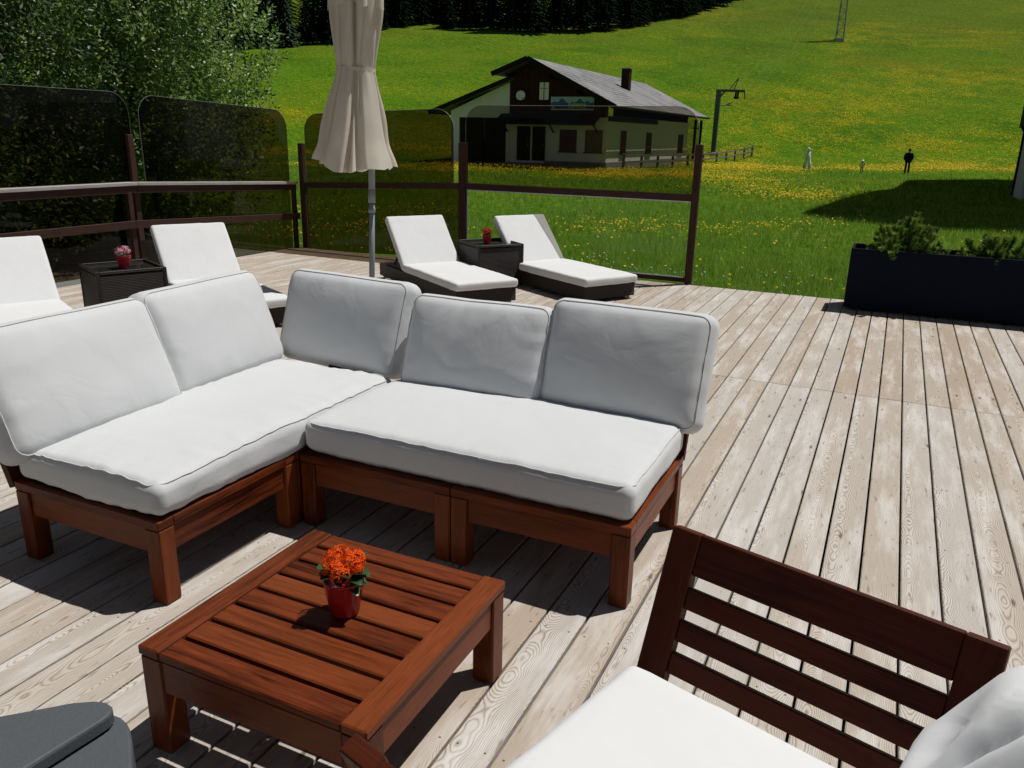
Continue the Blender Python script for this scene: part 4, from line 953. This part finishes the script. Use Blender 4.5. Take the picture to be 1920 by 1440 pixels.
for q in (1.55, 1.75): mb.tube([RhV*q+Vector((0, 0, 5.4)), RhV*(q-.06)+Vector((0, 0, 4.8))], .09, 8)
mb.lathe([(.05, -.05), (.27, -.05), (.3, 0), (.27, .05), (.05, .05)], 16, (RhV.x*1.62, RhV.y*1.62, 4.95)); mb.build('pulley', M['black_timber'], Lp, True)
mb = MB(); mb.beam(RhV*.2+Vector((0, 0, 4.25)), RhV*1.35+Vector((0, 0, 4.28)), .08, .08); mb.beam(RhV*.7+Vector((0, 0, 4.25)), RhV*1.25+Vector((0, 0, 4.5)), .1, .1); mb.build('switch_arm', M['steel'], Lp)
mb = MB(); mb.box((0, 0, -.05), (.9, .9, .5), .03); mb.build('footing', M['concrete'], Lp)
PY = (-13.05, 160.3); pz = float(terr(*PY))
Py = thing('lattice_mast', 'steel lattice ski lift mast high on the hillside', 'lattice mast', (*PY, pz))
mb = MB(); Hm = 15; hw = lambda z: .62-.3*z/Hm
for sx in (-1, 1):
    for sy in (-1, 1): mb.beam((sx*hw(0), sy*hw(0), .2), (sx*hw(Hm), sy*hw(Hm), Hm), .10, .10)
mb.build('legs', M['steel'], Py); mb = MB(); n = 14
for i in range(n):
    z0, z1 = .3+(Hm-.4)*i/n, .3+(Hm-.4)*(i+1)/n
    for (ax_, s) in ((0, -1), (0, 1), (1, -1), (1, 1)):
        q = 1 if i % 2 else -1; A = [0, 0, z0]; B_ = [0, 0, z1]; A[ax_] = s*hw(z0); B_[ax_] = s*hw(z1); A[1-ax_] = -q*hw(z0); B_[1-ax_] = q*hw(z1); mb.beam(A, B_, .055, .055)
        D_ = list(A); D_[1-ax_] = q*hw(z0); mb.beam(A, D_, .05, .05)
mb.build('lattice', M['steel'], Py); mb = MB(); mb.box((0, 0, 0), (1.7, 1.7, .5), .03); mb.build('footing', M['concrete'], Py)
mb = MB(); mb.beam(RhV*-2.2+Vector((0, 0, Hm)), RhV*2.2+Vector((0, 0, Hm)), .25, .25); mb.build('cross_arm', M['steel'], Py)
for i, (o0, o1, lb) in enumerate(((1.0, -1.9, 'left thin'), (2.1, .2, 'middle thin'), (3.0, 2.0, 'right thin'))):
    a = Vector((*LP, lz+5.2+.1*i))+RhV*o0; b = Vector((*PY, pz+Hm-.2))+RhV*o1
    pts = [a.lerp(b, t/20)-Vector((0, 0, 1.6*math.sin(PI*t/20))) for t in range(21)]; mb = MB(); mb.tube(pts, .007, 5)
    tag(mb.build('lift_cable', M['steel']), lb+' lift cable rising over the slope to the lattice mast', 'cable', 'lift cables')
# ------------------------------------------------------------------ house at right, its tall unseen bulk added to cast the lawn shadow
Hr = thing('house', 'pale house with a dark balcony at the right edge, tall bulk added unseen to throw the big shadow', 'house', (9, 45, -.55))
mb = MB(); mb.box((8.2, 40.9, .85), (7.2, 2.6, 3.3), .02); mb.build('wall', M['plaster2'], Hr, world=True)
mb = MB(); mb.box((4.56, 42.18, .85), (.10, .08, 3.3), .01); mb.build('corner_board', M['black_timber'], Hr, world=True)
mb = MB()
for i in range(11): mb.box((4.34, 40.0+.19*i, 3.0), (.06, .18, 1.35), .01)
mb.box((6.3, 41.0, 2.42), (3.9, 2.3, .14), .01); mb.beam((4.42, 42.0, 2.35), (4.62, 42.0, 2.05), .1, .1)
for i in range(14): mb.box((4.52+.26*i, 39.9, 3.0), (.25, .06, 1.35), .01)
mb.build('balcony', M['black_timber'], Hr, world=True)
hx = [(5.6, 33.9), (7.6, 52), (9.3, 64), (24, 72), (22, 31)]
mb = MB(); mb.prism(hx, -.8, 16.0); mb.build('added_upper_wall', M['plaster2'], Hr, world=True)  # added block out of view, carries the shadow-casting roof
wa, wb = Vector((5.6, 33.9, 0)), Vector((7.6, 52, 0)); wdv = (wb-wa).normalized(); wnv = Vector((-wdv.y, wdv.x, 0))
for fl in (1.2, 4.2, 7.2, 10.2):  # windows and shutters dress the added block
    for q in (2.2, 5.6, 9.0, 12.4, 15.8):
        c_ = wa+wdv*q+wnv*.02+Vector((0, 0, fl)); mb = MB(); mb.beam(c_-wdv*.55, c_+wdv*.55, .08, 1.4, .01); wd_ = mb.build('window', M['black_timber'], Hr, world=True)
        mb = MB()
        for sg in (-1, 1): mb.beam(c_+wdv*(sg*.9-.27)+wnv*.05, c_+wdv*(sg*.9+.27)+wnv*.05, .05, 1.45, .01)
        mb.build('shutter', M['shutter'], wd_, world=True)
def gp(x, y, h): return (x+h/math.tan(SUN_EL)*math.sin(SUN_AZ), y+h/math.tan(SUN_EL)*math.cos(SUN_AZ))
tipz = 16.4
lawn_shadow = [(-2.55, 26.74), (-1.9, 34), (-.9, 41.5), (-.1, 44.5), (.5, 55), (5.5, 62), (11, 62), (12, 27), (2.3, 23.5), (.35, 24.3), (-1.6, 25.0)]
mb = MB(); mb.prism([gp(x, y, tipz+.55) for x, y in lawn_shadow][::-1], tipz, tipz+.35); mb.build('roof', M['black_timber'], Hr, world=True)  # added roof, shaped by tracing the lawn shadow back towards the sun
# ------------------------------------------------------------------ trees
def shoot_crown(clumps, n, seed, leaf=.085, dark=.25):
    rg = np.random.default_rng(seed); V = []; B = []
    ws = np.array([c[3]**2 for c in clumps]); ws = ws/ws.sum(); C3 = np.array([c[:3] for c in clumps])
    for k in range(n):
        ci = rg.choice(len(clumps), p=ws); cx, cy_, cz, cr = clumps[ci]
        d = rg.normal(size=3); d /= np.linalg.norm(d); fr = rg.uniform(.5, 1.0) if rg.random() < .3 else rg.uniform(.86, 1.08)
        p = np.array([cx, cy_, cz])+d*cr*fr*np.array([1, 1, .95])
        g = d*.6+np.array([0, 0, .75])+rg.normal(size=3)*.25; g /= np.linalg.norm(g); L_ = rg.uniform(.22, .5); tone = rg.uniform(0, .75)+.25*max(0, d[2])  # tone rises on clump tops, painting in light from above
        o1 = np.cross(g, [.3, .2, .9]); o1 /= np.linalg.norm(o1); o2 = np.cross(g, o1)
        m_ = int(L_/.042)
        for i in range(m_):
            t = (i+.5)/m_; th = i*2.4+rg.uniform(-.3, .3); q = p+g*L_*t
            rad = o1*math.cos(th)+o2*math.sin(th); ld = rad*.8+g*(.35+.5*t)+np.array([0, 0, -.15]); ld /= np.linalg.norm(ld)
            sd_ = np.cross(d*.55+np.array([.25, .1, .75])+rg.normal(size=3)*.38, ld); nn = np.linalg.norm(sd_)
            if nn < 1e-3: continue
            sd_ /= nn; nz = np.cross(sd_, ld); s = leaf*rg.uniform(.65, 1.2)*(1-.35*t)
            a = q; b1 = q+ld*s*.5+sd_*s*.22+nz*s*.06; c_ = q+ld*s; b2 = q+ld*s*.5-sd_*s*.22+nz*s*.06
            V += [a, b1, c_, b2]; B.append(min(1, max(0, tone*.8+rg.uniform(-.1, .2)+.15*t)))  # tips lighter as young growth and as painted light on outer leaves
    V = np.array(V); n_ = len(V)//4; idx = np.arange(n_)[:, None]*4
    F = np.concatenate([idx+np.array([[0, 1, 2]]), idx+np.array([[0, 2, 3]])], 1).reshape(-1, 3)
    return V, F, np.repeat(B, 2)
def leafy_tree(name, label, loc, clumps, n, seed, mat='leaf', leaf=.085, stems=5, group=None, cat='tree'):
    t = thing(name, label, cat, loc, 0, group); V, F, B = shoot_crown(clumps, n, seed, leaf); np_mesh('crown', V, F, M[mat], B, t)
    rd = random.Random(seed); mb = MB()
    for k in range(stems):
        c = clumps[rd.randrange(len(clumps))]; b0 = Vector((rd.uniform(-.25, .25), rd.uniform(-.25, .25), -.1)); e = Vector(c[:3])+Vector((rd.uniform(-.4, .4), rd.uniform(-.4, .4), c[3]*.4)); mid = b0.lerp(e, .45)+Vector((0, 0, .25))
        mb.tube([b0, b0.lerp(mid, .5)+Vector((rd.uniform(-.08, .08), 0, .05)), mid, mid.lerp(e, .5)+Vector((rd.uniform(-.1, .1), rd.uniform(-.1, .1), 0)), e], [.07, .06, .045, .03, .012], 7)
        for q in range(4):
            s = mid.lerp(e, rd.random()); mb.tube([s, s+Vector((rd.uniform(-.7, .7), rd.uniform(-.7, .7), rd.uniform(.1, .7)))], [.02, .006], 5, cap=False)
    mb.build('trunk', M['bark'], t, True); return t
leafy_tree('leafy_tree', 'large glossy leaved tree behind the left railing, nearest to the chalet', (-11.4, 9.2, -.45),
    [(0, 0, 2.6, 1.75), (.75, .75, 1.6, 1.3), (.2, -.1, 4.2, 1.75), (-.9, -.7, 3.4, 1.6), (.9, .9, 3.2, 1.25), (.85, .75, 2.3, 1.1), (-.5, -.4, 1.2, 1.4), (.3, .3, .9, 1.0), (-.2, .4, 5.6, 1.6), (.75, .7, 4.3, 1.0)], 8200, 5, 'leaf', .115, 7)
leafy_tree('leafy_tree', 'leafy tree coloured as in shade at the left frame edge behind the railing', (-11.4, 6.6, -.45),
    [(0, 0, 2.2, 1.6), (.5, .6, 1.2, 1.2), (.3, 1.0, 3.0, 1.3), (-.4, -.8, 3.2, 1.6), (0, .3, 4.4, 1.4), (.5, -.9, 1.4, 1.3), (.3, .9, 1.0, 1.0)], 3600, 6, 'leaf_shade_tone', .115, 6)
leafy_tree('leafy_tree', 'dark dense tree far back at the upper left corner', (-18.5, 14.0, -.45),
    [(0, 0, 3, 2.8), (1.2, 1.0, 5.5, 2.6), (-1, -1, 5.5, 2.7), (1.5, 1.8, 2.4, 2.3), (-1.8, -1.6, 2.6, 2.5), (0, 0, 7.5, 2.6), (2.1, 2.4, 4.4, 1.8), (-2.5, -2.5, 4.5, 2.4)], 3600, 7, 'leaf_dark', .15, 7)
def spruce_mesh(H_, R_, seed, mat, name):
    rg = np.random.default_rng(seed); V = []; F = []; B = []; z = H_*.06
    while z < H_*.985:
        t = z/H_; rr = R_*(1-t)**.82*rg.uniform(.85, 1.1); nb = max(5, int(13*(1-t)+4)); a0 = rg.uniform(0, 6.28)
        for k in range(nb):
            a = a0+2*PI*k/nb+rg.uniform(-.25, .25); L_ = rr*rg.uniform(.7, 1.12)+.12; d = np.array([math.cos(a), math.sin(a), 0]); s = np.array([-d[1], d[0], 0]); tone = rg.random()
            m_ = max(3, int(L_/.42)); pr = None
            for i in range(m_+1):
                q = i/m_; c = d*L_*q+np.array([0, 0, z+.10*L_*q-.42*L_*q*q]); wd_ = (.17*L_+.12)*(1-q)**.7*(.6+.4*min(1, q*4))
                cur = (c-s*wd_+np.array([0, 0, -.25*wd_]), c, c+s*wd_+np.array([0, 0, -.25*wd_]))
                if pr is not None:
                    o = len(V); j = rg.uniform(.2, .5)*L_/m_
                    V += [pr[1], pr[0]-d*j, (pr[0]+cur[0])/2*1, cur[1], (pr[2]+cur[2])/2, pr[2]-d*j]
                    F += [[o, o+1, o+2], [o, o+2, o+3], [o, o+3, o+4], [o, o+4, o+5]]; B += [min(1, max(0, tone*.6+q*.4))]*4
                pr = cur
        z += max(.22, H_*.034*(1-.5*t))
    me = np_mesh(name, np.array(V), np.array(F), mat, B).data; return me
crowns = []
for i, (h, r, s) in enumerate(((15, 2.9, 1), (18, 3.2, 2), (12, 2.5, 3), (16, 2.6, 4))):
    me = spruce_mesh(h, r, s, M['needle'], 'crown'); crowns.append((me, h))
larch_me = spruce_mesh(9, 2.2, 9, M['larch'], 'crown')
for o in [o for o in bpy.data.objects if o.name.startswith('crown') and o.parent is None]: bpy.data.objects.remove(o)
trunks = []
for i in range(4):
    mb = MB(); h = crowns[i][1]; mb.tube([(0, 0, -.4), (0, 0, h*.5), (0, 0, h*.97)], [.24, .16, .02], 8); o = mb.build('trunk', M['bark'], None, True); trunks.append(o.data); bpy.data.objects.remove(o)
def spruce(x, y, sc, kind, label, rot, group, cat='spruce', name='spruce_tree'):
    t = thing(name, label, cat, (x, y, float(terr(x, y))), rot, group); t.scale = (sc, sc, sc)
    o = bpy.data.objects.new('crown', larch_me if kind == 'larch' else crowns[kind][0]); C.objects.link(o); o.parent = t
    o2 = bpy.data.objects.new('trunk', trunks[2 if kind == 'larch' else kind]); C.objects.link(o2); o2.parent = t
    if kind == 'larch': o2.scale = (.8, .8, .72)
rd = random.Random(4)
edge = [(-100, 92), (-86.8, 101.5), (-80.6, 109.4), (-83, 125), (-81, 143.5), (-74.3, 133.5), (-60.4, 136.8), (-49.9, 148), (-43, 169.5), (-39.2, 214)]
def along(pts, step):
    out = []
    for (a, b) in zip(pts[:-1], pts[1:]):
        L_ = math.dist(a, b); n = max(1, int(L_/step)); out += [(a[0]+(b[0]-a[0])*i/n, a[1]+(b[1]-a[1])*i/n) for i in range(n)]
    return out
GL, GR = 'dark spruces at the forest edge upper left', 'dark spruces in the forest block above the chalet'
left = along([(-104, 88), (-91, 101.5), (-84, 110.5), (-85.5, 126), (-83, 146)], 3.0); right = along([(-76, 134.5), (-62, 137.8), (-51.5, 149.5), (-46, 172), (-42.5, 216)], 3.1)
for (pts, lab, grp, back) in ((left, 'dark spruce in the forest edge behind the parasol', GL, Vector((-4.5, 3.2))), (right, 'dark spruce in the forest block above the chalet roof', GR, Vector((-4.0, 4.2)))):
    for row in range(3):
        for (x, y) in pts:
            if row and rd.random() < .25: continue
            xx = x+back.x*row+rd.uniform(-1.1, 1.1); yy = y+back.y*row+rd.uniform(-1.1, 1.1); spruce(xx, yy, rd.uniform(.8, 1.25)*(1+.12*row), rd.randrange(4), lab, rd.uniform(0, 6), grp)
spruce(-87.0, 103.8, 1.05, 'larch', 'lighter green larch alone in front of the dark forest edge', 1, None, 'larch', 'larch_tree')
# ------------------------------------------------------------------ walkers
def person(label, loc, rz, joints, edges, rad, mats, zones, extra):
    """skin-modifier figure: one continuous body mesh"""
    me = bpy.data.meshes.new('person'); me.from_pydata(joints, edges, []); o = bpy.data.objects.new('tmp', me); C.objects.link(o)
    m_ = o.modifiers.new('s', 'SKIN'); m_.use_smooth_shade = True
    for i, r in enumerate(rad): me.skin_vertices[0].data[i].radius = r if isinstance(r, tuple) else (r, r)
    me.skin_vertices[0].data[0].use_root = True
    o.modifiers.new('b', 'SUBSURF').levels = 2
    dg = bpy.context.evaluated_depsgraph_get(); bm = bpy.data.meshes.new_from_object(o.evaluated_get(dg)); bpy.data.objects.remove(o)
    bm.materials.clear()
    for q in mats: bm.materials.append(q)
    for p in bm.polygons: p.material_index = zones(p.center); p.use_smooth = True
    b = bpy.data.objects.new('person', bm); C.objects.link(b); b.location = loc; b.rotation_euler = (0, 0, rz); tag(b, label, 'person', 'walkers in the meadow')
    for nm, mbx, mt in extra:
        mbx.build(nm, mt, b, True)
    return b
def figure(s, lean=0, stride=.1, arm=(.0, .0), wide=1.0, bulk=1.0, flare=1.0):
    J = [(0, 0, .95), (0, 0, 1.18), (0, lean*.4, 1.40), (0, lean*.6, 1.50), (0, lean*.8, 1.60), (0, lean, 1.72),
         (-.09, stride*.4, .90), (-.10, stride, .50), (-.10, stride*.8, .08), (-.10, stride*.8-.12, .03), (.09, -stride*.4, .90), (.10, -stride, .50), (.10, -stride*.9, .08), (.10, -stride*.9-.12, .03),
         (-.19*wide, lean*.4, 1.41), (-.25*wide, lean*.4+.03, 1.14), (-.22*wide+arm[0], lean*.4-.08, .90), (-.21*wide+arm[0], lean*.4-.1, .82), (.19*wide, lean*.4, 1.41), (.25*wide, lean*.4+.03, 1.14), (.22*wide+arm[1], lean*.4-.08, .90), (.21*wide+arm[1], lean*.4-.1, .82)]
    E_ = [(0, 1), (1, 2), (2, 3), (3, 4), (4, 5), (0, 6), (6, 7), (7, 8), (8, 9), (0, 10), (10, 11), (11, 12), (12, 13), (2, 14), (14, 15), (15, 16), (16, 17), (2, 18), (18, 19), (19, 20), (20, 21)]
    b = bulk; f = flare; Rd = [(.15*b, .11*b), (.15*b, .11*b), (.16*b, .11*b), .055, (.085, .095), (.07, .08), .085, .06*f, .05*f, .04, .085, .06*f, .05*f, .04, .07*b, .05*b, .035, .035, .07*b, .05*b, .035, .035]
    return [tuple(q*s for q in p) for p in J], E_, [tuple(q*s for q in r) if isinstance(r, tuple) else r*s for r in Rd]
def pz(x, y): return (x, y, float(terr(x, y))-.02)
J, E_, Rd = figure(1.0, .02, .05, (.06, -.06), 1.1, 1.55, 1.4)
mb = MB(); mb.lathe([(.001, .11), (.06, .095), (.095, .04), (.1, -.02), (.085, -.09)], 12, (0, .03, 1.70))
person('person seen from behind in a black jacket and dark trousers, hands in front', pz(.34, 66.3), .1, J, E_, Rd, [M['cloth_black'], M['cloth_navy'], M['skin']], lambda c: 2 if c.z > 1.5 else (1 if c.z < .9 and abs(c.x) < .2 else 0), [('hair', mb, M['hair'])])
J, E_, Rd = figure(.93, .02, .16, (.0, -.02), .95, 1.3, 2.5)
mb = MB(); mb.lathe([(.001, .12), (.07, .105), (.105, .05), (.11, -.01), (.12, -.09), (.10, -.16)], 12, (0, .02, 1.57)); mb2 = MB(); mb2.box((.02, .14, 1.16), (.24, .14, .46), .05)
person('person walking in white with wide white trousers, a white headscarf and a grey backpack', pz(-6.4, 65.1), .9, J, E_, Rd, [M['cloth_white'], M['skin']], lambda c: 1 if (c.z > 1.5 or (c.z < .86 and abs(c.x) > .2)) else 0, [('headscarf', mb, M['cloth_white']), ('backpack', mb2, M['cloth_grey'])])
J, E_, Rd = figure(.54, .03, .04, (.02, -.02), 1.15, 1.35, 1.3)
mb = MB(); mb.lathe([(.001, .075), (.05, .06), (.066, .02), (.1, .0), (.1, -.006), (.06, -.01)], 12, (0, .01, .91)); 
person('small child in a white shirt and white hat between the two adults', pz(-2.5, 62), .3, J, E_, Rd, [M['cloth_white'], M['cloth_grey'], M['skin']], lambda c: 2 if (c.z > .78 or (c.z < .56 and abs(c.x) > .11)) else (1 if c.z < .5 else 0), [('hat', mb, M['cloth_white'])])
